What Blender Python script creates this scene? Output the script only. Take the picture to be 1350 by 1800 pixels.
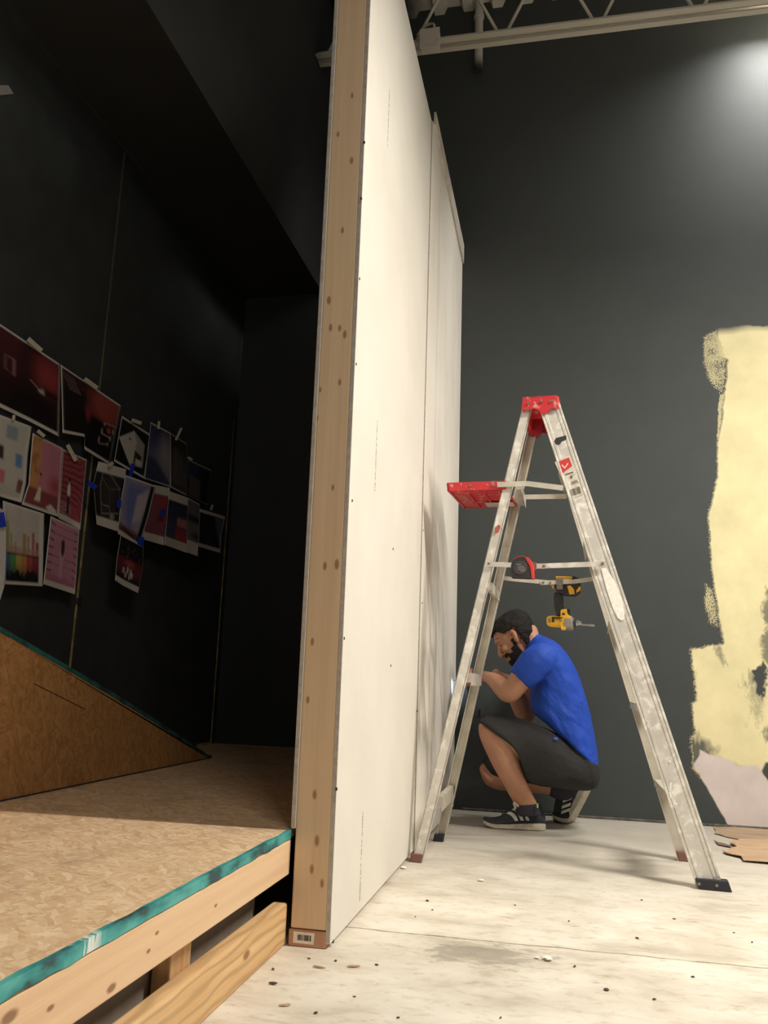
import bpy, bmesh, math, random
import numpy as np
from mathutils import Vector, Matrix, noise
random.seed(7); RNG = np.random.default_rng(11)
for o in list(bpy.data.objects): bpy.data.objects.remove(o)
S = bpy.context.scene
COL = S.collection

# ------------------------------------------------------------------ camera
FOC, PITCH, YAW, ROLL, CAMZ = 1465.0, 0.198932, -0.209998, 0.034448, 0.65
cy_, sy_, cp_, sp_ = math.cos(YAW), math.sin(YAW), math.cos(PITCH), math.sin(PITCH)
FW = Vector((sy_*cp_, cy_*cp_, sp_)); RT = Vector((cy_, -sy_, 0)); UP = RT.cross(FW)
cr_, sr_ = math.cos(ROLL), math.sin(ROLL)
R2 = RT*cr_ + UP*sr_; U2 = UP*cr_ - RT*sr_
cam_d = bpy.data.cameras.new('camera'); cam = bpy.data.objects.new('camera', cam_d); COL.objects.link(cam)
cam_d.sensor_fit = 'VERTICAL'; cam_d.sensor_height = 36.0; cam_d.lens = FOC/1800*36.0
cam_d.clip_start = 0.02; cam_d.clip_end = 60
cam.matrix_world = Matrix(((R2.x, U2.x, -FW.x, 0), (R2.y, U2.y, -FW.y, 0), (R2.z, U2.z, -FW.z, CAMZ), (0, 0, 0, 1)))
S.camera = cam

# ------------------------------------------------------------------ world, lamps, exposure
S.view_settings.view_transform = 'Standard'; S.view_settings.look = 'None'
S.view_settings.gamma = 1.0; S.view_settings.exposure = 0.0
W = bpy.data.worlds.new('dim_room'); S.world = W; W.use_nodes = True
W.node_tree.nodes['Background'].inputs[0].default_value = (0.95, 0.97, 1.0, 1)
W.node_tree.nodes['Background'].inputs[1].default_value = 0.20
def area(name, loc, sx, sy, power, col, spread=180):
    l = bpy.data.lights.new(name, 'AREA'); l.shape = 'RECTANGLE'; l.size = sx; l.size_y = sy
    l.energy = power; l.color = col; l.spread = math.radians(spread)
    o = bpy.data.objects.new(name, l); COL.objects.link(o); o.location = loc; return o
LAMP_GLOW = (1.72, 4.31, 4.49)      # unseen lamp added by the back wall, stands in for top right flare
LAMP_B = (1.80, 2.23, 3.15)      # strip lamp over the open floor, right of the frame
LAMP_C = (1.10, -0.60, 3.55)     # strip lamp behind the viewer
area('added_glow_light_far', (LAMP_GLOW[0], LAMP_GLOW[1], LAMP_GLOW[2]-.012), 1.2, .06, 52, (1.0, .97, .93), 150)
area('strip_lamp_light_mid', (LAMP_B[0], LAMP_B[1], LAMP_B[2]-.012), 1.2, .06, 160, (1.0, .945, .86))
area('strip_lamp_light_near', (LAMP_C[0], LAMP_C[1], LAMP_C[2]-.012), 1.2, .06, 50, (1.0, .945, .86))

# ------------------------------------------------------------------ helpers
def at(px, py, y):                       # point seen at a pixel, at room depth y
    d = R2*((px-675)/FOC) - U2*((py-900)/FOC) + FW
    return Vector((0, 0, CAMZ)) + d*(y/d.y)
def atx(px, py, x):
    d = R2*((px-675)/FOC) - U2*((py-900)/FOC) + FW
    return Vector((0, 0, CAMZ)) + d*(x/d.x)
def atz(px, py, z):
    d = R2*((px-675)/FOC) - U2*((py-900)/FOC) + FW
    return Vector((0, 0, CAMZ)) + d*((z-CAMZ)/d.z)
def lin(*c):
    r = []
    for v in c:
        v = v/255.0
        r.append(v/12.92 if v <= 0.04045 else ((v+0.055)/1.055)**2.4)
    return tuple(r)
def base_of(parent):
    v = Vector((0, 0, 0))
    while parent is not None:
        v += parent.location; parent = parent.parent
    return v
def thing(name, label, cat, loc=(0, 0, 0), group=None):
    o = bpy.data.objects.new(name, None); COL.objects.link(o); o.location = loc
    o.empty_display_size = .05
    o['label'] = label; o['category'] = cat
    if group: o['group'] = group
    return o
def tag(o, label, cat, group=None):
    o['label'] = label; o['category'] = cat
    if group: o['group'] = group
    return o
def finish(name, me, mat, parent=None, origin=None, smooth=False, label=None):
    off = base_of(parent)
    loc = Vector((0, 0, 0))
    if parent is None and origin is not None:
        loc = Vector(origin); off = loc
    if off.length: me.transform(Matrix.Translation(-off))
    if smooth:
        me.polygons.foreach_set('use_smooth', [True]*len(me.polygons))
    if mat: me.materials.append(mat)
    o = bpy.data.objects.new(name, me); COL.objects.link(o); o.location = loc
    if parent: o.parent = parent
    if label: o['label'] = label
    return o
def obj(name, bm, mat, parent=None, origin=None, smooth=False, label=None):
    bmesh.ops.recalc_face_normals(bm, faces=bm.faces[:])
    me = bpy.data.meshes.new(name); bm.to_mesh(me); bm.free()
    return finish(name, me, mat, parent, origin, smooth, label)
def struct(o): o['kind'] = 'structure'; return o
def merge(bm, b2):
    me = bpy.data.meshes.new('tmp'); b2.to_mesh(me); b2.free(); bm.from_mesh(me); bpy.data.meshes.remove(me)
def box(bm, lo, hi, M=None, bev=0.0, seg=2):
    b = bmesh.new(); bmesh.ops.create_cube(b, size=1)
    lo = Vector(lo); hi = Vector(hi); d = hi-lo; c = (hi+lo)/2
    for v in b.verts: v.co = Vector((v.co.x*d.x, v.co.y*d.y, v.co.z*d.z)) + c
    if bev > 0: bmesh.ops.bevel(b, geom=b.edges[:], offset=bev, segments=seg, affect='EDGES', profile=.5)
    if M is not None: b.transform(M)
    merge(bm, b)
def frame_to(p0, p1, up=Vector((0, 0, 1))):
    p0 = Vector(p0); p1 = Vector(p1); z = (p1-p0).normalized()
    x = Vector(up).cross(z)
    if x.length < 1e-4: x = Vector((1, 0, 0)).cross(z)
    x.normalize(); y = z.cross(x)
    return Matrix(((x.x, y.x, z.x, p0.x), (x.y, y.y, z.y, p0.y), (x.z, y.z, z.z, p0.z), (0, 0, 0, 1)))
def bar(bm, p0, p1, w, t, wdir, bev=0.0):
    """rectangular bar p0->p1; w wide along wdir, t thick across"""
    p0 = Vector(p0); p1 = Vector(p1); z = (p1-p0); L = z.length; z.normalize()
    x = Vector(wdir); x = (x - z*x.dot(z)).normalized(); y = z.cross(x)
    M = Matrix(((x.x, y.x, z.x, p0.x), (x.y, y.y, z.y, p0.y), (x.z, y.z, z.z, p0.z), (0, 0, 0, 1)))
    box(bm, (-w/2, -t/2, 0), (w/2, t/2, L), M, bev)
def cyl(bm, p0, p1, r0, r1=None, n=16):
    r1 = r0 if r1 is None else r1
    p0 = Vector(p0); p1 = Vector(p1); M = frame_to(p0, p1); L = (p1-p0).length
    b = bmesh.new()
    bmesh.ops.create_cone(b, cap_ends=True, segments=n, radius1=r0, radius2=r1, depth=L)
    bmesh.ops.translate(b, verts=b.verts, vec=(0, 0, L/2)); b.transform(M); merge(bm, b)
def prism(bm, pts, d):
    """closed polygon of 3-D points pushed along vector d"""
    d = Vector(d); n = len(pts)
    a = [bm.verts.new(Vector(p)) for p in pts]; b = [bm.verts.new(Vector(p)+d) for p in pts]
    bm.faces.new(a); bm.faces.new(b[::-1])
    for i in range(n):
        bm.faces.new((a[i], b[i], b[(i+1) % n], a[(i+1) % n]))
def rings(bm, R, cap=True):
    vs = [[bm.verts.new(p) for p in r] for r in R]
    n = len(R[0])
    for i in range(len(R)-1):
        for j in range(n):
            bm.faces.new((vs[i][j], vs[i][(j+1) % n], vs[i+1][(j+1) % n], vs[i+1][j]))
    if cap:
        bm.faces.new(vs[0][::-1]); bm.faces.new(vs[-1])
def ellring(c, a, b, n=20, e=2.0):
    c = Vector(c); a = Vector(a); b = Vector(b); out = []
    for i in range(n):
        t = 2*math.pi*i/n; ct, st = math.cos(t), math.sin(t)
        out.append(c + a*(math.copysign(abs(ct)**(2/e), ct)) + b*(math.copysign(abs(st)**(2/e), st)))
    return out
def catmull(P, k=4):
    """smooth list of tuples of floats"""
    P = [np.array(p, float) for p in P]; out = []
    for i in range(len(P)-1):
        p0 = P[max(i-1, 0)]; p1 = P[i]; p2 = P[i+1]; p3 = P[min(i+2, len(P)-1)]
        for j in range(k):
            t = j/k
            out.append(.5*((2*p1)+(-p0+p2)*t+(2*p0-5*p1+4*p2-p3)*t*t+(-p0+3*p1-3*p2+p3)*t**3))
    out.append(P[-1]); return out
def limb(bm, pts, n=14, k=5, flat=1.0, fdir=(0, 1, 0), round_ends=True):
    """pts: (Vector, r) list; tapered tube with rounded ends"""
    Q = catmull([(*p, r) for p, r in pts], k)
    C = [Vector(q[:3]) for q in Q]; Rr = [float(q[3]) for q in Q]
    out = []
    T = [(C[min(i+1, len(C)-1)]-C[max(i-1, 0)]).normalized() for i in range(len(C))]
    x = Vector(fdir); x = (x - T[0]*x.dot(T[0]))
    if x.length < 1e-3: x = T[0].orthogonal()
    x.normalize()
    def ring(c, t, r):
        nonlocal x
        x = (x - t*x.dot(t)).normalized(); y = t.cross(x)
        return [c + x*(r*flat*math.cos(2*math.pi*i/n)) + y*(r*math.sin(2*math.pi*i/n)) for i in range(n)]
    if round_ends:
        for a in (80, 55, 28): out.append(ring(C[0]-T[0]*Rr[0]*math.sin(math.radians(a)), T[0], Rr[0]*math.cos(math.radians(a))))
    for c, t, r in zip(C, T, Rr): out.append(ring(c, t, r))
    if round_ends:
        for a in (28, 55, 80): out.append(ring(C[-1]+T[-1]*Rr[-1]*math.sin(math.radians(a)), T[-1], Rr[-1]*math.cos(math.radians(a))))
    rings(bm, out)
def ball(bm, c, rx, ry, rz, M3=None, n=16):
    b = bmesh.new(); bmesh.ops.create_uvsphere(b, u_segments=n, v_segments=n//2+2, radius=1)
    M = Matrix.Diagonal((rx, ry, rz, 1))
    if M3 is not None: M = M3.to_4x4() @ M
    b.transform(Matrix.Translation(Vector(c)) @ M); merge(bm, b)
def remesh(o, vox, smooth_it=4, fac=.5):
    m = o.modifiers.new('join', 'REMESH'); m.mode = 'VOXEL'; m.voxel_size = vox; m.use_smooth_shade = True
    if smooth_it:
        s = o.modifiers.new('soften', 'SMOOTH'); s.factor = fac; s.iterations = smooth_it

# ------------------------------------------------------------------ materials
class NT:
    def __init__(s, name):
        s.m = bpy.data.materials.new(name); s.m.use_nodes = True
        s.t = s.m.node_tree; s.b = s.t.nodes['Principled BSDF']
        s.g = None
    def n(s, typ, **kw):
        x = s.t.nodes.new(typ)
        for k, v in kw.items(): setattr(x, k, v)
        return x
    def l(s, a, b): s.t.links.new(a, b)
    def pos(s):
        if s.g is None: s.g = s.n('ShaderNodeNewGeometry').outputs['Position']
        return s.g
    def math(s, op, a, b=None, clamp=False):
        x = s.n('ShaderNodeMath', operation=op, use_clamp=clamp)
        for i, v in enumerate((a, b)):
            if v is None: continue
            if isinstance(v, (int, float)): x.inputs[i].default_value = v
            else: s.l(v, x.inputs[i])
        return x.outputs[0]
    def vmath(s, op, a, b=None):
        x = s.n('ShaderNodeVectorMath', operation=op)
        for i, v in enumerate((a, b)):
            if v is None: continue
            if isinstance(v, (tuple, list, Vector)): x.inputs[i].default_value = v
            else: s.l(v, x.inputs[i])
        return x.outputs['Value'] if op in ('LENGTH', 'DOT_PRODUCT') else x.outputs[0]
    def mapping(s, vec, loc=(0, 0, 0), rot=(0, 0, 0), sc=(1, 1, 1)):
        if any(rot):
            y = s.n('ShaderNodeMapping'); s.l(vec, y.inputs[0]); y.inputs[2].default_value = rot; vec = y.outputs[0]; rot = (0, 0, 0)
        x = s.n('ShaderNodeMapping'); s.l(vec, x.inputs[0])
        x.inputs[1].default_value = loc; x.inputs[2].default_value = rot; x.inputs[3].default_value = sc
        return x.outputs[0]
    def noise(s, vec, scale, detail=4, rough=.55, dist=0.0):
        x = s.n('ShaderNodeTexNoise'); s.l(vec, x.inputs['Vector'])
        x.inputs['Scale'].default_value = scale; x.inputs['Detail'].default_value = detail
        x.inputs['Roughness'].default_value = rough; x.inputs['Distortion'].default_value = dist
        return x.outputs[0]
    def ramp(s, fac, stops, interp='LINEAR'):
        x = s.n('ShaderNodeValToRGB'); s.l(fac, x.inputs[0]); r = x.color_ramp; r.interpolation = interp
        while len(r.elements) < len(stops): r.elements.new(.5)
        for e, (p, c) in zip(r.elements, stops):
            e.position = p; e.color = (*c, 1) if len(c) == 3 else c
        return x.outputs[0]
    def rng(s, v, a, b, c=0.0, d=1.0, smooth=False):
        x = s.n('ShaderNodeMapRange'); s.l(v, x.inputs[0])
        if smooth: x.interpolation_type = 'SMOOTHSTEP'
        for i, q in enumerate((a, b, c, d)): x.inputs[i+1].default_value = q
        return x.outputs[0]
    def mix(s, fac, a, b, mode='MIX'):
        x = s.n('ShaderNodeMix', data_type='RGBA', blend_type=mode)
        if isinstance(fac, (int, float)): x.inputs[0].default_value = fac
        else: s.l(fac, x.inputs[0])
        for i, v in ((6, a), (7, b)):
            if isinstance(v, tuple): x.inputs[i].default_value = (*v[:3], 1)
            else: s.l(v, x.inputs[i])
        return x.outputs[2]
    def color(s, c):
        if isinstance(c, tuple): s.b.inputs['Base Color'].default_value = (*c[:3], 1)
        else: s.l(c, s.b.inputs['Base Color'])
    def rough(s, v, metal=0.0, spec=None):
        if isinstance(v, (int, float)): s.b.inputs['Roughness'].default_value = v
        else: s.l(v, s.b.inputs['Roughness'])
        s.b.inputs['Metallic'].default_value = metal
        if spec is not None: s.b.inputs['Specular IOR Level'].default_value = spec
    def bump(s, h, strength=.3, dist=.01):
        x = s.n('ShaderNodeBump'); x.inputs['Strength'].default_value = strength; x.inputs['Distance'].default_value = dist
        s.l(h, x.inputs['Height']); s.l(x.outputs[0], s.b.inputs['Normal'])

def m_noise(name, c1, c2, scale=20, rough=.6, metal=0.0, bump=0.0, lo=.35, hi=.65, stretch=(1, 1, 1), spec=None):
    k = NT(name); v = k.mapping(k.pos(), sc=stretch); f = k.noise(v, scale)
    k.color(k.ramp(f, [(lo, c1), (hi, c2)])); k.rough(rough, metal, spec)
    if bump: k.bump(f, bump, .004)
    return k.m
def m_flat(name, c, rough=.5, metal=0.0, spec=None):
    return m_noise(name, tuple(x*.93 for x in c), tuple(min(1, x*1.05) for x in c), 35, rough, metal, 0, spec=spec)
def m_emit(name, c, s):
    k = NT(name); k.color(c); k.b.inputs['Emission Color'].default_value = (*c, 1); k.b.inputs['Emission Strength'].default_value = s
    return k.m
def m_attr(name, rough=.7, bump=0.0, scale=200, spec=.3):
    k = NT(name); a = k.n('ShaderNodeAttribute'); a.attribute_name = 'Col'
    k.color(a.outputs[0]); k.rough(rough, 0, spec)
    if bump: k.bump(k.noise(k.pos(), scale), bump, .003)
    return k.m
def m_wood(name, light, dark, axis='z', knots=(), knotcol=None, rough=.65, rings_=0.0, seed=0.0, kr=.012):
    k = NT(name); p = k.mapping(k.pos(), loc=(seed, seed*.7, seed*1.3))
    warp = k.noise(p, 3.0, 2)
    sc = {'x': (1.2, 45, 45), 'y': (45, 1.2, 45), 'z': (45, 45, 1.2)}[axis]
    g = k.noise(k.mapping(p, sc=sc), 1.0, 5, .6, .6)
    sc2 = {'x': (.5, 9, 9), 'y': (9, .5, 9), 'z': (9, 9, .5)}[axis]
    g2 = k.noise(k.mapping(p, sc=sc2), 1.0, 3, .5, .3)
    f = k.math('ADD', k.math('MULTIPLY', g, .55), k.math('MULTIPLY', g2, .45))
    c = k.ramp(f, [(.36, light), (.66, dark)])
    if rings_:
        w = k.n('ShaderNodeTexWave'); w.wave_type = 'RINGS'; w.rings_direction = axis.upper() if axis != 'y' else 'Y'
        wv = k.mapping(p, sc={'x': (.35, 1, 1), 'y': (1, .22, 1), 'z': (1, 1, .35)}[axis]); k.l(wv, w.inputs['Vector'])
        w.inputs['Scale'].default_value = 14; w.inputs['Distortion'].default_value = 5; w.inputs['Detail'].default_value = 2; w.inputs['Detail Scale'].default_value = 1.2
        c = k.mix(k.math('MULTIPLY', k.rng(w.outputs[1], .55, 1.0), rings_), c, tuple(x*.62 for x in dark))
    acc = None
    st = {'x': (.45, 1, 1), 'y': (1, .45, 1), 'z': (1, 1, .45)}[axis]
    for q in knots:
        r = q[3] if len(q) > 3 else kr
        d = k.vmath('LENGTH', k.vmath('MULTIPLY', k.vmath('SUBTRACT', k.pos(), tuple(q[:3])), st))
        d = k.math('ADD', d, k.math('MULTIPLY', k.math('SUBTRACT', warp, .5), r*.6))
        a = k.rng(d, r*.40, r*.95, 1.0, 0.0, True)
        acc = a if acc is None else k.math('MAXIMUM', acc, a)
    if acc is not None:
        c = k.mix(k.math('MULTIPLY', acc, .8), c, knotcol or tuple(x*.28 for x in dark))
    k.color(c); k.rough(rough, 0, .3); k.bump(g, .12, .002)
    return k.m
def m_osb(name, rots, tones, stain=None):
    k = NT(name); p = k.pos(); c = None
    wob = k.n('ShaderNodeTexNoise'); k.l(p, wob.inputs['Vector']); wob.inputs['Scale'].default_value = 9
    pw = k.vmath('ADD', p, k.vmath('MULTIPLY', k.vmath('SUBTRACT', wob.outputs[1], (.5, .5, .5)), (.06, .06, .06)))
    for i, (rot, sc) in enumerate(rots):
        v = k.n('ShaderNodeTexVoronoi'); v.inputs['Scale'].default_value = 1.0; v.inputs['Randomness'].default_value = 1.0
        k.l(k.mapping(pw, loc=(i*3.7, i*1.3, i*2.1), rot=rot, sc=sc), v.inputs['Vector'])
        sep = k.n('ShaderNodeSeparateColor'); k.l(v.outputs['Color'], sep.inputs[0])
        ci = k.ramp(sep.outputs[0], [(.0, tones[0]), (.35, tones[1]), (.7, tones[2]), (1.0, tones[3])])
        if c is None: c = ci
        else:
            c = k.mix(k.rng(sep.outputs[1], .45, .55), c, ci)
    f = k.noise(k.mapping(p, sc=(1, 1, 1)), 120, 3)
    c = k.mix(k.rng(f, .5, .8, 0, .35), c, tones[0])
    big = k.noise(p, 4.5, 4, .6)
    if stain: c = k.mix(k.rng(big, .54, .72, 0, .55), c, stain)
    chips = k.noise(k.mapping(p, sc=(1, 1, 1)), 38, 2, .4)
    c = k.mix(k.rng(chips, .70, .76, 0, .5), c, tuple(x*.5 for x in tones[0]))
    for i, (rot, sc) in enumerate(rots[:2]):
        stv = k.noise(k.mapping(p, loc=(i*2.3+.7, 1.1*i, 0), rot=rot, sc=tuple(q*.8 for q in sc)), 1.0, 3, .6)
        c = k.mix(k.rng(stv, .57, .70, 0, .40), c, tuple(x*.66 for x in tones[0])); c = k.mix(k.rng(stv, .40, .28, 0, .45), c, tuple(min(1, x*1.12) for x in tones[3]))
    k.color(c); k.rough(.7, 0, .25); k.bump(f, .25, .003)
    return k.m
WHITEDECK = lin(215, 210, 198)
def m_overspray(name, xa, xb, white):
    k = NT(name); s = k.n('ShaderNodeSeparateXYZ'); k.l(k.pos(), s.inputs[0])
    nz = k.noise(k.pos(), 5, 4)
    x = k.math('ADD', s.outputs[0], k.math('MULTIPLY', k.math('SUBTRACT', nz, .5), .25))
    k.color(k.mix(k.rng(x, xa, xb, 0, 1, True), lin(30, 30, 29), white)); k.rough(.6, 0, .3)
    return k.m

# =================================================================== SETTING
YB = 4.57; XL = -1.903; XP = -0.553
ZD = 0.27
# ---- floor: painted, worn concrete slab
k = NT('worn_painted_concrete'); p = k.pos(); sp = k.n('ShaderNodeSeparateXYZ'); k.l(p, sp.inputs[0])
n1 = k.noise(k.mapping(p, sc=(1.0, 1.6, 1)), 3.2, 6, .62, .3); n2 = k.noise(k.mapping(p, sc=(1, 1.9, 1)), 16, 5, .65, .4); n3 = k.noise(p, 90, 3)
c = k.ramp(n1, [(.30, lin(186, 176, 158)), (.46, lin(214, 205, 188)), (.62, lin(228, 221, 206))])
c = k.mix(k.rng(n2, .52, .74, 0, .5), c, lin(176, 160, 134))
c = k.mix(k.rng(k.noise(k.mapping(p, loc=(4, 1, 0), sc=(.8, 1.7, 1)), 22, 4, .6), .60, .72, 0, .45), c, lin(140, 126, 106))
c = k.mix(k.rng(k.noise(k.mapping(p, loc=(7, 2, 0), sc=(1, 1.5, 1)), 55, 2, .5), .72, .78, 0, .5), c, lin(120, 106, 88))
dd = k.vmath('LENGTH', k.vmath('MULTIPLY', k.vmath('SUBTRACT', p, (-.19, 2.225, 0)), (1, 1.75, 1)))
dd = k.math('ADD', dd, k.math('MULTIPLY', k.math('SUBTRACT', n2, .5), .45))
c = k.mix(k.rng(dd, .07, .19, .62, 0, True), c, lin(130, 122, 108))
jl = k.math('ABSOLUTE', k.math('SUBTRACT', k.math('ADD', sp.outputs[1], k.math('MULTIPLY', k.math('SUBTRACT', k.noise(p, 7, 5, .7), .5), .03)), 2.335))
c = k.mix(k.math('MULTIPLY', k.rng(jl, .0015, .0055, .85, 0), k.rng(n2, .3, .55, .35, 1)), c, lin(108, 94, 76))
floor_back_tone = k.math('ADD', sp.outputs[1], k.math('MULTIPLY', n1, .25))
c = k.mix(k.rng(floor_back_tone, 2.8, 4.2, 0, .8), c, lin(160, 154, 143))  # floor colour turns darker and greyer towards the back wall
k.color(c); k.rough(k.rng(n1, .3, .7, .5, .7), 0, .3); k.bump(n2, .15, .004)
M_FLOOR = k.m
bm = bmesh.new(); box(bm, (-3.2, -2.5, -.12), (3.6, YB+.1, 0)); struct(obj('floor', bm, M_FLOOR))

# ---- back wall, half rolled with charcoal paint
def tri(a, f): return a
def vnoise(X, Y, s, seed=0):
    X = X*s+seed*17.3; Y = Y*s+seed*9.1
    xi = np.floor(X).astype(int); yi = np.floor(Y).astype(int); fx = X-xi; fy = Y-yi
    fx = fx*fx*(3-2*fx); fy = fy*fy*(3-2*fy)
    def h(a, b):
        v = np.sin(a*127.1+b*311.7+seed*74.7)*43758.5453
        return v-np.floor(v)
    return (h(xi, yi)*(1-fx)+h(xi+1, yi)*fx)*(1-fy)+(h(xi, yi+1)*(1-fx)+h(xi+1, yi+1)*fx)*fy
def inpoly(X, Y, P):
    r = np.zeros(X.shape, bool); n = len(P)
    for i in range(n):
        x1, y1 = P[i]; x2, y2 = P[(i+1) % n]
        if y1 == y2: continue
        r ^= ((y1 > Y) != (y2 > Y)) & (X < (x2-x1)*(Y-y1)/(y2-y1)+x1)
    return r
def polydist(X, Y, P):
    d = np.full(X.shape, 9.0); n = len(P)
    for i in range(n):
        x1, y1 = P[i]; x2, y2 = P[(i+1) % n]; dx, dy = x2-x1, y2-y1; L = dx*dx+dy*dy+1e-12
        t = np.clip(((X-x1)*dx+(Y-y1)*dy)/L, 0, 1)
        d = np.minimum(d, np.hypot(X-x1-t*dx, Y-y1-t*dy))
    return np.where(inpoly(X, Y, P), d, -d)
def wpoly(L): return [(at(a, b, YB).x, at(a, b, YB).z) for a, b in L]
DARK = np.array(lin(64, 68, 67)); YEL = np.array(lin(232, 221, 172)); PINK = np.array(lin(216, 203, 198))
gx0, gx1, gz0, gz1 = .40, 1.72, 0.0, 2.80; NX, NZ = 330, 700
gx = np.linspace(gx0, gx1, NX+1); gz = np.linspace(gz0, gz1, NZ+1); GX, GZ = np.meshgrid(gx, gz)
jx = GX + .007*(vnoise(GX, GZ, 70, 1)-.5) + .006*(vnoise(GX, GZ, 18, 2)-.5)
jz = GZ + .010*(vnoise(GX, GZ, 60, 3)-.5) + .010*(vnoise(GX, GZ, 18, 4)-.5)
yel = wpoly([(1261, 574), (1263, 624), (1281, 632), (1278, 667), (1274, 693), (1271, 733), (1263, 773), (1262, 839), (1246, 905), (1251, 994), (1264, 1078), (1273, 1132), (1216, 1144), (1225, 1233), (1217, 1239), (1223, 1289), (1217, 1294), (1219, 1350), (1300, 1440), (1480, 1420), (1480, 572)])
A = polydist(jx, jz, yel)
ay = np.clip(A/.006+.5, 0, 1)
top = wpoly([(1270, 573)])[0][1]
ay *= np.clip((top-.002-GZ + .03*(vnoise(GX, GZ, 8, 9)-.5))/.05, 0, 1)
# roller skips: thin charcoal over the yellow, near the left edge
streak = vnoise(GX*1.0, GZ, 190, 5)*.6+vnoise(GX, GZ*2.2, 90, 6)*.4
stip = np.zeros(GX.shape)
def patch(poly, soft, thr, amt):
    global stip
    d = np.clip(polydist(jx, jz, wpoly(poly))/soft, 0, 1)
    stip = np.maximum(stip, d*amt*(.75+.5*vnoise(GX, GZ, 25, 41)))
patch([(1232, 590), (1262, 575), (1282, 632), (1274, 700), (1262, 693), (1243, 672), (1233, 640)], .02, .42, .62)
patch([(1262, 690), (1275, 690), (1265, 770), (1258, 780)], .008, .40, .7)
patch([(1236, 1020), (1258, 1035), (1270, 1110), (1244, 1098), (1234, 1060)], .02, .55, .6)
patch([(1219, 1180), (1226, 1170), (1229, 1235), (1220, 1236)], .006, .5, .5)
edge = np.exp(-(A/.012)**2)*.55; edge *= (GZ < top-.10)
stip = np.maximum(stip, np.where(A < .002, edge, 0))
# charcoal dabs inside the yellow
def dab(poly, soft, jit, amt=1.0):
    global ay
    X2 = GX + jit*(vnoise(GX, GZ, 30, 12)-.5) + jit*.6*(vnoise(GX, GZ, 110, 13)-.5); Z2 = GZ + jit*2.2*(vnoise(GX*2.5, GZ*.6, 40, 14)-.5)
    d = np.clip(polydist(X2, Z2, wpoly(poly))/soft+.5, 0, 1)
    ay = ay*(1-d*amt)
dab([(1325, 1178), (1343, 1172), (1352, 1174), (1349, 1205), (1342, 1224), (1334, 1214), (1327, 1205)], .015, .03)
dab([(1308, 1202), (1328, 1184), (1330, 1214), (1322, 1212)], .05, .06, .55)
dab([(1318, 1235), (1330, 1205), (1343, 1215), (1340, 1245), (1328, 1268)], .06, .07, .45)
dab([(1346, 1030), (1352, 1026), (1400, 1070), (1400, 1175), (1350, 1172), (1341, 1150)], .02, .03, .75)
dab([(1341, 1288), (1360, 1282), (1370, 1298), (1342, 1296)], .02, .03, .8)
dab([(1253, 1139), (1263, 1136), (1277, 1168), (1262, 1158)], .02, .02, .6)
dab([(1205, 1300), (1226, 1294), (1262, 1322), (1236, 1330), (1212, 1352)], .05, .018, .9)
dab([(1236, 1322), (1270, 1336), (1310, 1352), (1270, 1338)], .04, .012, .5)
col = DARK[None, None]*(1-ay[..., None]) + YEL[None, None]*ay[..., None]
pnk = wpoly([(1219, 1343), (1230, 1328), (1229, 1317), (1247, 1327), (1263, 1329), (1282, 1336), (1296, 1348), (1312, 1346), (1331, 1344), (1338, 1356), (1400, 1450), (1440, 1470), (1284, 1457)])
jx2 = GX+.006*(vnoise(GX, GZ, 45, 21)-.5); jz2 = GZ+.006*(vnoise(GX, GZ, 45, 22)-.5)
ap = np.clip(polydist(jx2, jz2, pnk)/.004+.5, 0, 1)[..., None]
blk = np.clip(polydist(GX, GZ, wpoly([(1338, 1357), (1346, 1340), (1420, 1340), (1420, 1470)]))/.01+.5, 0, 1)[..., None]
col = col*(1-blk)+DARK*blk; col = col*(1-ap)+PINK*ap
col *= (1+.08*(vnoise(GX, GZ, 9, 30)-.5))[..., None]
verts = []; faces = []; cols = []
for j in range(NZ+1):
    for i in range(NX+1): verts.append((gx[i], YB, gz[j]))
cols = [np.concatenate([col.reshape(-1, 3), np.ones(((NX+1)*(NZ+1), 1))], 1)]
for j in range(NZ):
    b = j*(NX+1)
    for i in range(NX): faces.append((b+i, b+i+1, b+i+NX+2, b+i+NX+1))
def bquad(x0, x1, z0, z1):
    n = len(verts); verts.extend([(x0, YB, z0), (x1, YB, z0), (x1, YB, z1), (x0, YB, z1)]); faces.append((n, n+1, n+2, n+3))
    cols.append(np.array([[*DARK, 1]]*4))
bquad(-3.2, gx0, 0, 5.0); bquad(gx1, 3.6, 0, 5.0); bquad(gx0, gx1, gz1, 5.0)
n = len(verts); verts += [(-3.2, YB+.12, 0), (3.6, YB+.12, 0), (3.6, YB+.12, 5.0), (-3.2, YB+.12, 5.0)]; faces.append((n+3, n+2, n+1, n)); cols.append(np.array([[*DARK, 1]]*4))
me = bpy.data.meshes.new('wall_back'); me.from_pydata(verts, [], faces)
ca = me.color_attributes.new('Col', 'FLOAT_COLOR', 'POINT'); ca.data.foreach_set('color', np.concatenate(cols).astype(np.float32).ravel())
sa = me.attributes.new('Stip', 'FLOAT', 'POINT'); sa.data.foreach_set('value', np.concatenate([(stip*(1-ap[..., 0])).ravel(), np.zeros(len(verts)-stip.size)]).astype(np.float32))
k = NT('rolled_charcoal_wall'); a = k.n('ShaderNodeAttribute'); a.attribute_name = 'Col'
st_ = k.n('ShaderNodeAttribute'); st_.attribute_name = 'Stip'
fine = k.noise(k.mapping(k.pos(), rot=(0, .5, 0), sc=(1, 1, .55)), 230, 3, .6)
cov = k.math('MULTIPLY', k.rng(k.math('ADD', fine, k.math('MULTIPLY', st_.outputs['Fac'], .42)), .68, .76), k.rng(st_.outputs['Fac'], .02, .2))
acol = k.mix(cov, a.outputs[0], tuple(YEL*.72))
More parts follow.
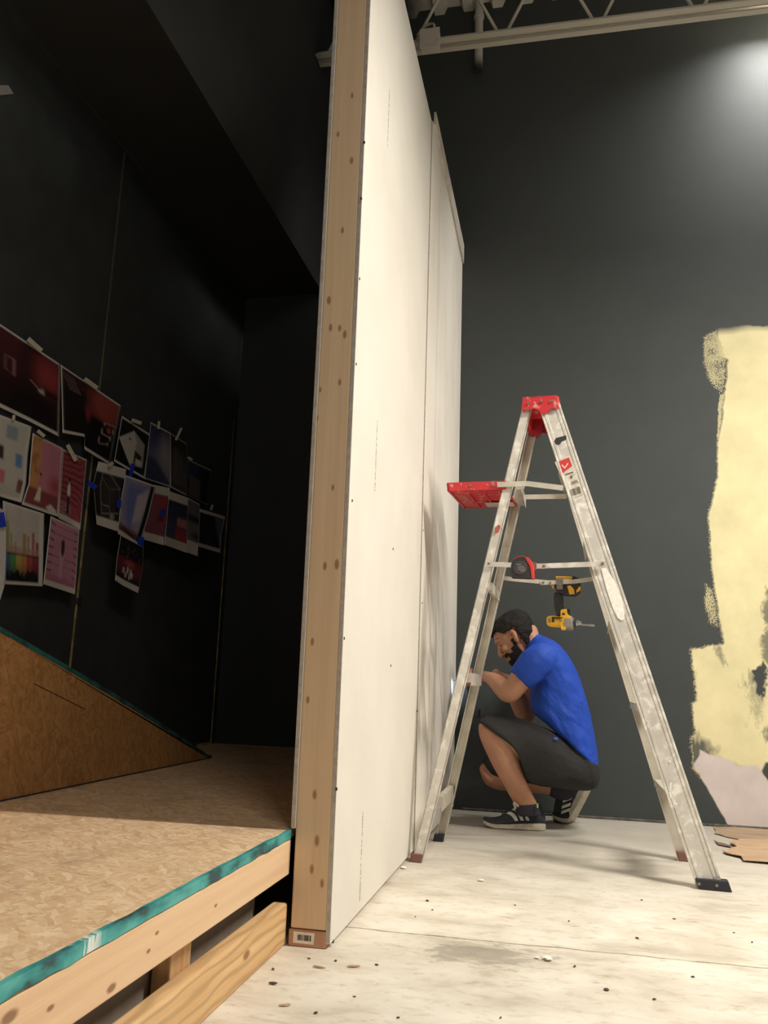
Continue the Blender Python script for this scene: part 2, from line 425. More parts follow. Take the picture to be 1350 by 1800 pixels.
nz = k.noise(k.pos(), 6, 5, .6); k.color(k.mix(k.rng(nz, .3, .7, 0, .16), acol, (.02, .022, .022)))
k.rough(.62, 0, .35); k.bump(k.noise(k.pos(), 260, 2), .12, .002)
struct(finish('wall_back', me, k.m))
bm = bmesh.new(); prism(bm, [(XP+.05, YB, 0), (XP+.05, YB-.012, 0), (XP+.05, YB-.012, .008), (XP+.05, YB, .012)], (1.75, 0, 0))
struct(obj('baseboard_back', bm, m_noise('grimy_wall_foot', lin(96, 90, 78), lin(60, 58, 52), 40, .8)))

# ---- left wall of black panels, its metal seams, the bulkhead above
M_BLACK = m_noise('matt_black_panel', lin(62, 65, 64), lin(54, 56, 55), 5, .75, spec=.2)
bm = bmesh.new()
for y0, y1 in ((-2.5, 1.576), (1.582, 3.041), (3.047, 4.508), (4.514, YB)):
    box(bm, (XL-.04, y0, 0), (XL, y1, 2.955), bev=.002)
box(bm, (XL-.1, -2.5, 0), (XL-.03, YB, 2.94))
struct(obj('wall_left', bm, M_BLACK))
k = NT('worn_brass_lit_low'); zs = k.n('ShaderNodeSeparateXYZ'); k.l(k.pos(), zs.inputs[0]); k.color(k.mix(k.rng(zs.outputs[2], 1.2, 2.1), k.ramp(k.noise(k.mapping(k.pos(), sc=(1, 1, 2)), 9, 3), [(.35, lin(220, 196, 136)), (.65, lin(150, 132, 88))]), lin(104, 98, 82))); k.rough(.4, .35)  # mottled brass; low glint and dim upper part put into the colour
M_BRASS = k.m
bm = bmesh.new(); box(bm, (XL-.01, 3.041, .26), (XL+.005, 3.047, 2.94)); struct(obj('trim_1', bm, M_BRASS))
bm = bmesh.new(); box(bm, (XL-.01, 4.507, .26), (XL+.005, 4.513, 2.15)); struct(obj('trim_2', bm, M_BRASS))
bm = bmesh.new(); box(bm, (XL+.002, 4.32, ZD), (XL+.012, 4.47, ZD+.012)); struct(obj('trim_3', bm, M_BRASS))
bm = bmesh.new(); box(bm, (XL-.02, -2.5, 2.952), (XL+.012, YB, 2.966)); struct(obj('trim_4', bm, m_flat('dull_black_rail', lin(62, 60, 56), .45)))
bm = bmesh.new(); box(bm, (-3.2, -2.5, 2.966), (-1.405, YB, 4.95)); struct(obj('bulkhead_left', bm, m_noise('sprayed_black', lin(48, 48, 46), lin(42, 42, 41), 4, .8)))

# ---- fluted steel roof deck
M_DECK = m_overspray('white_steel_deck_with_black_overspray', -1.0, -.72, WHITEDECK)
bm = bmesh.new(); prof = []; x = -1.41; zt, zb = 4.90, 4.85
while x < 3.6:
    prof += [(x, zt), (x+.085, zt), (x+.105, zb), (x+.165, zb)]; x += .185
a = [bm.verts.new((px, -2.5, pz)) for px, pz in prof]; b = [bm.verts.new((px, YB, pz)) for px, pz in prof]
for i in range(len(prof)-1): bm.faces.new((a[i], a[i+1], b[i+1], b[i]))
c_ = [bm.verts.new((px, -2.5, 4.99)) for px in (prof[0][0], prof[-1][0])]; d_ = [bm.verts.new((px, YB, 4.99)) for px in (prof[0][0], prof[-1][0])]
bm.faces.new((c_[0], c_[1], d_[1], d_[0]))
struct(obj('ceiling', bm, M_DECK))

# =================================================================== STEEL JOIST, PIPE, BOX, LAMPS
M_JOIST = m_overspray('white_joist_with_black_overspray', -1.50, -1.28, lin(205, 198, 182))
JY, JZ = 4.20, 4.30
jt = thing('steel_joist', 'white open web steel joist spanning below the roof deck', 'joist', (0.6, JY, JZ))
bm = bmesh.new()
for s in (-1, 1):
    box(bm, (-1.40, JY+s*.011, JZ), (3.0, JY+s*.055, JZ+.006)) if s > 0 else box(bm, (-1.40, JY-.055, JZ), (3.0, JY-.011, JZ+.006))
    box(bm, (-1.40, JY+s*.011-.003, JZ), (3.0, JY+s*.011+.003, JZ+.05))
obj('bottom_chord', bm, M_JOIST, jt)
bm = bmesh.new()
for s in (-1, 1):
    lo = (-1.40, JY+.011, JZ+.53) if s > 0 else (-1.40, JY-.055, JZ+.53); hi = (3.0, JY+.055, JZ+.536) if s > 0 else (3.0, JY-.011, JZ+.536)
    box(bm, lo, hi); box(bm, (-1.40, JY+s*.011-.003, JZ+.49), (3.0, JY+s*.011+.003, JZ+.536))
obj('top_chord', bm, M_JOIST, jt)
for i in range(8):
    xn = -1.365 + i*.536
    for s in (-1, 1):
        if xn+s*.268 < -1.40: continue
        bm = bmesh.new(); cyl(bm, (xn+s*.02, JY, JZ+.03), (xn+s*.25, JY, JZ+.52), .0095, n=10)
        obj('web_rod', bm, M_JOIST, jt, smooth=True)
# conduit pipe against the wall, white above, sprayed black from its foot down
k = NT('white_pipe_sprayed_black_low'); s = k.n('ShaderNodeSeparateXYZ'); k.l(k.pos(), s.inputs[0])
z = k.math('ADD', s.outputs[2], k.math('MULTIPLY', k.math('SUBTRACT', k.noise(k.pos(), 20, 3), .5), .05))
k.color(k.mix(k.rng(z, 4.37, 4.47, 0, 1, True), lin(44, 46, 45), lin(208, 202, 188))); k.rough(.5)
pt = at(829, -10, YB-.055); pb = at(841, 122, YB-.055)
bm = bmesh.new(); cyl(bm, (pb.x, YB-.055, 4.36), (pb.x, YB-.055, 4.86), .026, n=20)
for zc in (4.75,): cyl(bm, (pb.x, YB-.055, zc-.012), (pb.x, YB-.055, zc+.012), .032, n=20); box(bm, (pb.x-.012, YB-.04, zc-.01), (pb.x+.012, YB, zc+.01))
tag(obj('conduit_pipe', bm, k.m, origin=(pb.x, YB-.055, 4.3), smooth=False), 'vertical white pipe behind the joist, fading into black paint at its foot', 'pipe')
# junction box on the chord
jb = at(757, 76, JY-.075)
M_JB = m_flat('white_painted_steel', lin(205, 198, 184), .5)
jbx = thing('junction_box', 'white square electrical box fixed to the joist beside the partition', 'electrical box', (jb.x, JY-.10, jb.z))
bm = bmesh.new(); box(bm, (jb.x-.054, JY-.115, jb.z-.06), (jb.x+.054, JY-.058, jb.z+.06), bev=.004); obj('housing', bm, M_JB, jbx)
bm = bmesh.new(); box(bm, (jb.x-.058, JY-.120, jb.z-.064), (jb.x+.058, JY-.115, jb.z+.064), bev=.002); obj('cover_plate', bm, M_JB, jbx)
bm = bmesh.new(); q = Vector((jb.x+.02, JY-.085, jb.z+.055))
limb(bm, [(q, .008), (q+Vector((0, 0, .05)), .008), (q+Vector((-.02, .01, .075)), .008), (q+Vector((-.06, .02, .07)), .008), (q+Vector((-.10, .03, .03)), .008)], n=10, k=4)
obj('flexible_conduit', bm, M_JB, jbx, smooth=True)
# strip lamps
M_LHOUS = m_flat('white_lamp_housing', lin(225, 222, 214), .45)
def strip_lamp(L, label, e):
    t = thing('strip_lamp', label, 'lamp', L, 'strip lamps under the roof')
    bm = bmesh.new(); box(bm, (L[0]-.64, L[1]-.045, L[2]), (L[0]+.64, L[1]+.045, L[2]+.05), bev=.006)
    obj('lamp_housing', bm, M_LHOUS, t)
    bm = bmesh.new(); box(bm, (L[0]-.61, L[1]-.034, L[2]-.008), (L[0]+.61, L[1]+.034, L[2]), bev=.003)
    obj('diffuser', bm, m_emit('lit_diffuser', (1.0, .97, .92), e), t)
    for s in (-1, 1):
        bm = bmesh.new(); cyl(bm, (L[0]+s*.45, L[1], L[2]+.05), (L[0]+s*.45, L[1], 4.86), .004, n=8); obj('hanger_rod', bm, M_LHOUS, t)
strip_lamp(LAMP_GLOW, 'unseen strip lamp added behind the joist for the top right glow', 8)
strip_lamp(LAMP_B, 'lit strip lamp above the open floor right of the ladder', 12)
strip_lamp(LAMP_C, 'lit strip lamp above the floor behind the viewer', 4)

# =================================================================== PARTITION
PY0, PY1 = 2.14, YB-.003
XW0, XW1 = -.657, -.566            # wood faces, 2x4 across
wall = thing('stud_partition', 'tall unfinished partition of pine studs faced with white drywall', 'partition wall', (-.61, PY0, 0))
kn = [(619, 168), (594, 236), (618, 282), (602, 405), (578, 528), (581, 576), (597, 577), (606, 588), (563, 685), (597, 672), (557, 735), (585, 857), (571, 995), (592, 992), (541, 1230), (549, 1128), (553, 1397), (557, 1478), (548, 1528), (566, 1553)]
kn = [tuple(at(a, b, PY0)) + (random.uniform(.006, .0095),) for a, b in kn]
M_STUD = m_wood('pine_end_stud', lin(222, 194, 160), lin(206, 175, 139), 'z', kn, knotcol=lin(140, 100, 62))
M_PINE = m_wood('pine_framing', lin(214, 180, 134), lin(184, 142, 96), 'z', seed=3.1)
M_RED = m_wood('reddish_sole_plate', lin(188, 146, 116), lin(156, 112, 86), 'x', seed=5)
k = NT('drywall_paper'); s = k.n('ShaderNodeSeparateXYZ'); k.l(k.pos(), s.inputs[0])
nz = k.noise(k.pos(), 3, 4); c = k.ramp(nz, [(.3, lin(222, 215, 202)), (.7, lin(230, 224, 212))])
hz = k.noise(k.mapping(k.pos(), sc=(1, 1, 260)), 1.0, 2, .7)
def vline(c, y, zr, w, amt, colr, dashed=True):
    d = k.math('ABSOLUTE', k.math('SUBTRACT', s.outputs[1], y)); a = k.rng(d, w*.5, w, 1, 0)
    m = k.math('MULTIPLY', k.math('GREATER_THAN', s.outputs[2], zr[0]), k.math('LESS_THAN', s.outputs[2], zr[1]))
    a = k.math('MULTIPLY', a, m)
    if dashed: a = k.math('MULTIPLY', a, k.rng(hz, .42, .52))
    return k.mix(k.math('MULTIPLY', a, amt), c, colr)
for zr in ((.04, .28), (1.22, 1.45), (2.41, 2.63)): c = vline(c, 2.447, zr, .006, .75, lin(90, 90, 92))
c = vline(c, 3.62, (.03, 3.0), .010, .35, lin(140, 134, 124), False)
sm = k.noise(k.mapping(k.pos(), sc=(1, 2.5, .8)), 2.2, 3)
yy = k.rng(s.outputs[1], 3.3, 3.6)
c = k.mix(k.math('MULTIPLY', k.rng(sm, .5, .75, 0, .25), yy), c, lin(176, 172, 160))
k.color(c); k.rough(.75, 0, .25); k.bump(k.noise(k.mapping(k.pos(), sc=(1, 1, 1)), 130, 2), .05, .002)
M_DRY = k.m
M_GYP = m_noise('gypsum_core', lin(186, 178, 166), lin(164, 156, 146), 60, .85)
ZP = 3.17
bm = bmesh.new(); box(bm, (XW0, PY0, .041), (XW1, PY0+.038, ZP-.04), bev=.004); obj('end_stud', bm, M_STUD, wall)
for i in range(1, 6):
    y = PY0+i*.4064
    bm = bmesh.new(); box(bm, (XW0, y, .041), (XW1, y+.038, ZP-.04), bev=.003); obj('inner_stud', bm, M_PINE, wall)
bm = bmesh.new(); box(bm, (XW0-.004, PY0-.002, 0), (XW1+.002, PY1, .039), bev=.004); plate = obj('sole_plate', bm, M_RED, wall, label='reddish treated bottom plate')
bm = bmesh.new(); box(bm, (XW0, PY0, ZP-.039), (XW1, PY1, ZP), bev=.003); obj('top_plate', bm, M_PINE, wall)
# sticker on the plate with its bar code
sk = [at(a, b, PY0-.003) for a, b in ((516, 1637), (553, 1641), (551, 1661), (515, 1657))]
bm = bmesh.new(); prism(bm, sk, (0, .0008, 0)); stk = obj('sticker', bm, m_flat('white_sticker', lin(226, 214, 198), .6), plate)
bm = bmesh.new(); xa, xb = at(522, 1648, PY0-.003).x, at(547, 1648, PY0-.003).x; zb0 = at(535, 1649, PY0-.003).z
for i in range(26):
    if random.random() < .75:
        x = xa+(xb-xa)*i/26; prism(bm, [(x, PY0-.0036, zb0-.006), (x+(xb-xa)/26*random.choice((.5, .8)), PY0-.0036, zb0-.006), (x+(xb-xa)/26*.6, PY0-.0036, zb0+.007), (x, PY0-.0036, zb0+.007)], (0, .0006, 0))
bc = obj('barcode', bm, m_flat('print_black', lin(70, 66, 62), .6), plate)
# drywall sheets, front face, two sheets with a step at the seam; back face sheets
def sheet(x0, x1, y0, y1, z0, z1, name='drywall_sheet'):
    bm = bmesh.new(); box(bm, (x0, y0, z0), (x1, y1, z1), bev=.0015, seg=1)
    o = obj(name, bm, M_DRY, wall); o.data.materials.append(M_GYP)
    for f in o.data.polygons:
        if abs(f.normal.y) > .9: f.material_index = 1
    return o
sh1 = sheet(XW1, XP, PY0-.001, 3.345, .012, ZP)
sh2 = sheet(XW1+.004, XP+.006, 3.349, PY1, .012, ZP)
sheet(XW0-.0125, XW0, PY0-.001, 3.345, ZD+.004, ZP); sheet(XW0-.0125, XW0, 3.349, PY1, ZD+.004, ZP)
bm = bmesh.new(); prism(bm, [(XP+.006, 3.372, 3.232), (XP+.006, 3.372, 3.165), (XP+.006, 3.75, 3.145), (XP+.006, 4.56, 3.098), (XP+.006, 4.56, 3.215)], (.010, 0, 0))
obj('top_strip', bm, m_noise('drywall_offcut', lin(214, 206, 190), lin(190, 182, 166), 14, .8), wall, label='narrow offcut strip of drywall along the top edge')
M_SCREW = m_flat('black_screw', lin(52, 48, 46), .5, .3)
for a, b in ((635.5, 349), (632, 490), (626, 640), (605, 1122), (592, 1387), (619, 880), (641, 250), (586, 1655), (687, 1170), (742, 1060), (744, 932), (691, 965), (734, 1250)):
    P = atx(a, b, XP+.0005 if a < 745 else XP+.0065)
    if P.y > 3.349: P = atx(a, b, XP+.0065)
    bm = bmesh.new(); cyl(bm, (P.x-.003, P.y, P.z), (P.x+.0012, P.y, P.z), .0042, .0038, n=10); obj('screw_head', bm, M_SCREW, wall)

# =================================================================== PLATFORM AND RAMP
XE = -.667
tones = [lin(206, 170, 130), lin(217, 184, 144), lin(225, 194, 156), lin(233, 206, 169)]
M_OSBD = m_osb('osb_deck', [((0, 0, .35), (17, 95, 30)), ((0, 0, 1.7), (20, 100, 30)), ((0, 0, -.5), (16, 110, 30)), ((0, 0, .9), (19, 96, 30))], tones, stain=lin(150, 132, 112))
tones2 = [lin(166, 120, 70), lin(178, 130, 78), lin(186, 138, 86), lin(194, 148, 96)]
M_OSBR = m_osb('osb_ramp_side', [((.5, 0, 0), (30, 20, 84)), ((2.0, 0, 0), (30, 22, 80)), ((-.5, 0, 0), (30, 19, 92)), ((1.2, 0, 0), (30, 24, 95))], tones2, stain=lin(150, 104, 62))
k = NT('teal_edge_paint'); nz = k.noise(k.mapping(k.pos(), sc=(1, .6, 1.5)), 13, 4, .55)
c = k.ramp(nz, [(.40, lin(40, 76, 78)), (.5, lin(52, 140, 138)), (.62, lin(84, 168, 160))])
wsp = k.math('MULTIPLY', k.rng(k.noise(k.mapping(k.pos(), loc=(3, 0, 0)), 30, 3), .66, .70), 1.0)
s = k.n('ShaderNodeSeparateXYZ'); k.l(k.pos(), s.inputs[0])
band = k.rng(k.math('ABSOLUTE', k.math('SUBTRACT', s.outputs[1], 1.19)), .015, .045, 1, 0)
wsp2 = k.math('MULTIPLY', k.rng(k.noise(k.mapping(k.pos(), sc=(30, 55, 10)), 1, 4), .5, .56), band)
c = k.mix(k.math('MAXIMUM', k.math('MULTIPLY', wsp, .15), wsp2), c, lin(214, 220, 210)); k.color(c); k.rough(.6)
M_TEAL = k.m
plat = thing('stage_platform', 'low timber platform with strand board deck and teal painted edge', 'platform', (-1.28, 2.2, 0))
bm = bmesh.new(); box(bm, (XL+.003, .2, ZD-.021), (XE-.002, PY0-.0, ZD)); box(bm, (XL+.003, PY0, ZD-.021), (XW0-.016, YB-.003, ZD)); obj('deck_board', bm, M_OSBD, plat)
# painted edge: slightly irregular strip
bm = bmesh.new(); n = 160; R = []
for i in range(n+1):
    y = .2+(PY0-.004-.2)*i/n; w1 = .0035*noise.noise((y*14, 0, 1)); w2 = .0035*noise.noise((y*17, 4, 1)); w3 = .006*noise.noise((y*11, 9, 1))
    R.append([Vector((XE+.0006, y, ZD-.020+w2)), Vector((XE+.0006, y, ZD+.0012)), Vector((XE-.009+w3, y, ZD+.0012)), Vector((XE-.009+w3, y, ZD-.020))])
rings(bm, R); obj('painted_edge', bm, M_TEAL, plat)
kr = [(XE, *atx(a, b, XE)[1:], r) for a, b, r in ((197, 1737, .009), (18, 1788, .011), (262, 1672, .005), (277, 1640, .005), (380, 1592, .005), (90, 1772, .006))]
M_RIM = m_wood('planed_rim_board', lin(228, 194, 156), lin(208, 168, 128), 'y', kr, knotcol=lin(120, 80, 50), seed=1.7)
bm = bmesh.new(); box(bm, (XE-.040, .2, .164), (XE-.001, PY0+.004, ZD-.022), bev=.003); obj('rim_joist', bm, M_RIM, plat)
kl = [(XE, *atx(a, b, XE)[1:], r) for a, b, r in ((434, 1679, .013),)]
M_LOW = m_wood('yellow_pine_sill', lin(230, 196, 148), lin(208, 166, 114), 'y', kl, knotcol=lin(130, 84, 50), seed=2.4, rings_=.55)
bm = bmesh.new(); box(bm, (XE-.040, .2, 0), (XE-.001, PY0+.005, .098), bev=.006); obj('sill_beam', bm, M_LOW, plat)
for y in (.55, 1.615, 2.6, 3.8):
    bm = bmesh.new(); box(bm, (XE-.080, y-.045, .0), (XE-.042, y+.045, ZD-.022), bev=.003); obj('post_block', bm, M_PINE, plat)
for y in (.3, .9, 1.75, 2.35, 2.95, 3.55, 4.15):
    bm = bmesh.new(); box(bm, (XL+.02, y-.019, .12), (XE-.085, y+.019, ZD-.022)); obj('floor_joist', bm, M_PINE, plat)
for x in (-1.2, -1.75):
    bm = bmesh.new(); box(bm, (x-.019, .2, 0), (x+.019, YB-.02, .119)); obj('sleeper', bm, M_PINE, plat)
# dark ground cloth hangs inside, behind the gap
bm = bmesh.new(); box(bm, (XE-.092, .2, .002), (XE-.087, PY0, ZD-.03)); obj('lining_cloth', bm, m_flat('grey_lining_cloth', lin(176, 164, 148), .9), plat)
# ramp
ramp = thing('wedge_ramp', 'strand board wedge ramp along the black wall, its top edge teal', 'ramp', (-1.72, 2.6, ZD))
xr = -1.575; tip = 3.745
def rz(y): return ZD + .006 + (tip-y)*.303 + .012*math.sin(max(0, min(1, (tip-y)/1.6))*math.pi)
ys = [tip-.02-(tip-1.35)*i/24 for i in range(25)]
bm = bmesh.new(); prism(bm, [(xr, tip, ZD+.004)]+[(xr, y, rz(y)-.012) for y in ys]+[(xr, 1.33, ZD+.004)], (-.016, 0, 0)); obj('side_panel', bm, M_OSBR, ramp)
bm = bmesh.new(); prism(bm, [(xr-.016, tip, ZD+.002)]+[(xr-.016, y, rz(y)) for y in ys]+[(xr-.016, ys[-1], rz(ys[-1])-.018)]+[(xr-.016, y, max(ZD+.0025, rz(y)-.018)) for y in ys[::-1][1:-1]], (XL+.012-xr+.016, 0, 0)); obj('top_sheet', bm, M_OSBD, ramp)
A_, B_ = atx(60, 1202, xr), atx(150, 1247, xr); bm = bmesh.new(); bar(bm, A_, B_, .003, .0012, Vector((0, 0, 1))); obj('scribed_line', bm, m_flat('dark_scribed_line', lin(70, 46, 28), .9), ramp)
bm = bmesh.new(); R = []
for i, y in enumerate(np.linspace(tip+.01, 1.4, 120)):
    w = .004*noise.noise((y*15, 2, 5)); z1 = rz(min(y, tip-.02)) - (0 if y < tip-.02 else .002)
    R.append([Vector((xr+.001, y, max(ZD+.001, z1-.012+w))), Vector((xr+.001, y, z1+.003)), Vector((xr-.018, y, z1+.003)), Vector((xr-.018, y, max(ZD+.001, z1-.012+w)))])
rings(bm, R); obj('painted_edge', bm, m_noise('dark_teal_edge', lin(44, 110, 108), lin(36, 62, 66), 14, .6, lo=.42, hi=.6), ramp)
bm = bmesh.new(); box(bm, (xr-.014, 1.33, ZD+.0008), (xr+.002, tip-.01, ZD+.005)); obj('bottom_edge', bm, m_flat('dark_edge', lin(58, 50, 42), .8), ramp)

# =================================================================== STEP LADDER
LC = Vector((-.0095, 3.447, 0)); LA = Vector((1.016, -.083, 0)).normalized(); LN = Vector((-LA.y, LA.x, 0))
def LL(u, v, z): return LC + LA*u + LN*v + Vector((0, 0, z))
def atv(px, py, v, slope=0.0):
    d = R2*((px-675)/FOC) - U2*((py-900)/FOC) + FW
    z = .8; P = None
    for _ in range(4):
        vv = v + slope*z
        t = (LN.dot(LC)+vv)/LN.dot(d); P = Vector((0, 0, CAMZ)) + d*t; z = P.z
    return P
def uvz(P): q = P-LC; return (q.dot(LA), q.dot(LN), P.z)
SL = .0494
k = NT('paint_splashed_aluminium'); p = k.pos()
n1 = k.noise(p, 26, 5, .65, .5); n2 = k.noise(p, 70, 4, .6); n3 = k.noise(k.mapping(p, loc=(3, 3, 3)), 11, 4)
c = k.ramp(n3, [(.3, lin(198, 192, 182)), (.7, lin(212, 207, 197))])
c = k.mix(k.rng(n1, .50, .64, 0, .8), c, lin(232, 227, 217)); c = k.mix(k.rng(n2, .62, .76, 0, .5), c, lin(150, 138, 120))
k.color(c); k.rough(k.rng(n1, .4, .6, .38, .65)); k.l(k.rng(n1, .5, .62, .3, .03), k.b.inputs['Metallic']); k.bump(n1, .1, .002)
M_ALU = k.m
k = NT('dull_aluminium'); n1 = k.noise(k.pos(), 14, 4); k.color(k.ramp(n1, [(.35, lin(188, 180, 165)), (.65, lin(206, 199, 185))])); k.rough(.5, .35); M_ALU2 = k.m
k = NT('splashed_red_plastic'); n1 = k.noise(k.pos(), 42, 4, .6); n2 = k.noise(k.mapping(k.pos(), loc=(5, 0, 0)), 70, 3)
c = k.mix(k.rng(n1, .57, .66, 0, .75), lin(196, 46, 52), lin(206, 172, 158)); c = k.mix(k.rng(n2, .64, .72, 0, .6), c, lin(110, 60, 56)); k.color(c); k.rough(.42); M_REDP = k.m
M_RUB = m_flat('black_rubber', lin(40, 42, 48), .7); M_RUBR = m_flat('worn_brown_rubber', lin(120, 84, 74), .8)
M_RIVET = m_flat('dull_rivet', lin(150, 138, 122), .4, .8)
lad = thing('step_ladder', 'paint-splashed aluminium step ladder with red top and pail shelf', 'ladder', tuple(LC))
def rail(p0, p1, w, depth, inward, mat, ribs=0, name='rail', label=None):
    """channel: web facing away from the ladder's middle, flanges turned inward"""
    p0 = Vector(p0); p1 = Vector(p1); z = (p1-p0).normalized()
    x = (LA - z*LA.dot(z)).normalized(); y = LN*inward; y = (y - z*y.dot(z) - x*y.dot(x)).normalized()
    bm = bmesh.new(); L = (p1-p0).length
    M = Matrix(((x.x, y.x, z.x, p0.x), (x.y, y.y, z.y, p0.y), (x.z, y.z, z.z, p0.z), (0, 0, 0, 1)))
    box(bm, (-w/2, 0, 0), (w/2, .003, L), M)
    for s in (-1, 1): box(bm, (min(s*w/2, s*(w/2-.003)), 0, 0), (max(s*w/2, s*(w/2-.003)), depth, L), M)
    if ribs:
        for f in (-.30, .30): box(bm, (f*w-.005, -.0022, .03), (f*w+.005, 0, L-.01), M, .001, 1)
        for s in (-1, 1): box(bm, (s*(w/2-.004)-.004, -.003, .03), (s*(w/2-.004)+.004, 0, L-.01), M, .001, 1)
    return obj(name, bm, mat, lad, label=label)
def foot(c, w, d, h, mat, parent, lean):
    bm = bmesh.new(); c = Vector(c)
    b = bmesh.new(); bmesh.ops.create_cube(b, size=1)
    for v in b.verts:
        q = LA*(v.co.x*w + (v.co.z-.5)*h*lean) + LN*(v.co.y*d) + Vector((0, 0, (v.co.z+.5)*h)); v.co = c + q
    bmesh.ops.bevel(b, geom=b.edges[:], offset=.003, segments=2, affect='EDGES', profile=.5); merge(bm, b)
    return obj('foot', bm, mat, parent)
def fl(px, py): return atz(px, py, .004)
# near front rail
fr0 = fl(1249, 1562); top_fr = atv(965, 723, -.241, SL); ft = uvz(top_fr); f0 = uvz(fr0)
railFN = rail(LL(f0[0], f0[1], .004), LL(ft[0], ft[1], ft[2]+.03), .083, .028, 1, M_ALU, 1, 'front_rail')
leanF = (ft[0]-f0[0])/ft[2]
ff = fl(1211, 1511); g0 = uvz(ff); gt = (ft[0]+.004, .155)
railFF = rail(LL(g0[0], g0[1], .004), LL(gt[0], gt[1], ft[2]+.03), .083, .028, -1, M_ALU2, 0, 'front_rail')
rl0 = fl(733, 1514); tl = atv(928, 719, -.235, SL); h0 = uvz(rl0); ht = uvz(tl)
railRN = rail(LL(h0[0], h0[1], .004), LL(ht[0], ht[1], ht[2]+.03), .036, .026, 1, M_ALU, 0, 'rear_rail')
rf0 = fl(775, 1476); tf = atv(940, 752, .235, -SL); i0 = uvz(rf0); it = uvz(tf)
railRF = rail(LL(i0[0], i0[1], .004), LL(it[0], it[1], ht[2]+.03), .036, .026, -1, M_ALU2, 0, 'rear_rail')
foot(LL(f0[0]+.004, f0[1]+.008, 0), .104, .040, .034, M_RUB, railFN, leanF)
foot(LL(g0[0]+.004, g0[1]-.008, 0), .104, .040, .034, M_RUBR, railFF, leanF)
lnR = (ht[0]-h0[0])/ht[2]
foot(LL(h0[0], h0[1]+.012, 0), .044, .036, .030, M_RUBR, railRN, lnR)
foot(LL(i0[0], i0[1]-.012, 0), .044, .036, .030, M_RUB, railRF, lnR)
for r_, c0, w in ((railFN, f0, .03), ):
    for s in (-.03, .025):
        bm = bmesh.new(); c = LL(c0[0]+s-.006, c0[1]-.010, .018); cyl(bm, c, c-LN*.004, .005, n=10); obj('rivet', bm, M_RIVET, r_)
def lerp3(a, b, t): return tuple(a[i]+(b[i]-a[i])*t for i in range(3))
# steps between the front rails
for kx in range(1, 6):
    t = kx*.2985/ft[2]; a = lerp3((f0[0], f0[1], 0), ft, t); b = lerp3((g0[0], g0[1], 0), (gt[0], gt[1], ft[2]), t)
    bm = bmesh.new(); pa = LL(a[0], a[1]+.004, a[2]); pb = LL(b[0], b[1]-.004, b[2])
    M = Matrix(((LA.x, LN.x, 0, 0), (LA.y, LN.y, 0, 0), (0, 0, 1, 0), (0, 0, 0, 1)))
    bar(bm, pa, pb, .078, .003, LA); bar(bm, pa-LA*.037-Vector((0, 0, .012)), pb-LA*.037-Vector((0, 0, .012)), .003, .026, LA); bar(bm, pa+LA*.037-Vector((0, 0, .012)), pb+LA*.037-Vector((0, 0, .012)), .003, .026, LA)
    obj('step', bm, M_ALU2, lad)
# rear horizontals
for (pa_, pb_, w) in (((860, 1033), (874, 1045), .030), ((824, 1190), (842, 1194), .036), ((772, 1397), (796, 1398), .040), ((912, 862), (920, 876), .03)):
    A_ = atv(*pa_, -.235, SL)+LN*.004; B_ = atv(*pb_, .235, -SL)-LN*.004
    A_ = Vector((A_.x, A_.y, (A_.z+B_.z)/2)); B_ = Vector((B_.x, B_.y, A_.z))
    bm = bmesh.new(); bar(bm, A_, B_, .022, w, LA); bar(bm, A_+LA*.010-Vector((0, 0, w*.2)), B_+LA*.010-Vector((0, 0, w*.2)), .003, w*1.25, LA); obj('rear_brace', bm, M_ALU2, lad)
# top cap: skirt plates near and far, ends, top
cp = [(773, 96), (788, 92), (1060, 87), (1078, 92), (1104, 186), (1100, 200), (1084, 194), (1052, 192), (1020, 204), (990, 240), (962, 246), (938, 236), (905, 202), (860, 196), (800, 212), (768, 210), (764, 190), (770, 150)]
cp = [uvz(atv(770+a*.1926, 680+b*.1926, -.172)) for a, b in cp]
bm = bmesh.new()
prism(bm, [LL(u, -.172, z) for u, v, z in cp], LN*.006)
prism(bm, [LL(u, .172, z) for u, v, z in cp], -LN*.006)
ztop = max(q[2] for q in cp); ul, ur = min(q[0] for q in cp)+.006, max(q[0] for q in cp)-.008
box(bm, (ul, -.172, ztop-.010), (ur, .172, ztop), Matrix(((LA.x, LN.x, 0, LC.x), (LA.y, LN.y, 0, LC.y), (0, 0, 1, 0), (0, 0, 0, 1))), .004)
ML = Matrix(((LA.x, LN.x, 0, LC.x), (LA.y, LN.y, 0, LC.y), (0, 0, 1, 0), (0, 0, 0, 1)))
box(bm, (ul-.003, -.170, ztop-.058), (ul+.004, .170, ztop-.004), ML); box(bm, (ur-.004, -.170, ztop-.052), (ur+.006, .170, ztop-.004), ML)
capo = obj('top_cap', bm, M_REDP, lad, label='red plastic top cap')
um = (ul+ur)/2
bm = bmesh.new(); prism(bm, [LL(um-.085, .10, ztop-.01), LL(um-.02, .10, ztop-.01), LL(um-.024, .10, ztop-.06), LL(um-.04, .10, ztop-.085), LL(um-.080, .10, ztop-.07)], LN*.05)
obj('cap_bracket', bm, m_flat('dark_red_plastic', lin(150, 24, 34), .5), lad)
for a, b in ((823, 152), (946, 136), (1036, 130)):
    q = atv(770+a*.1926, 680+b*.1926, -.174); bm = bmesh.new(); cyl(bm, q+LN*.003, q-LN*.004, .006, .005, n=10); obj('rivet', bm, M_RIVET, capo)
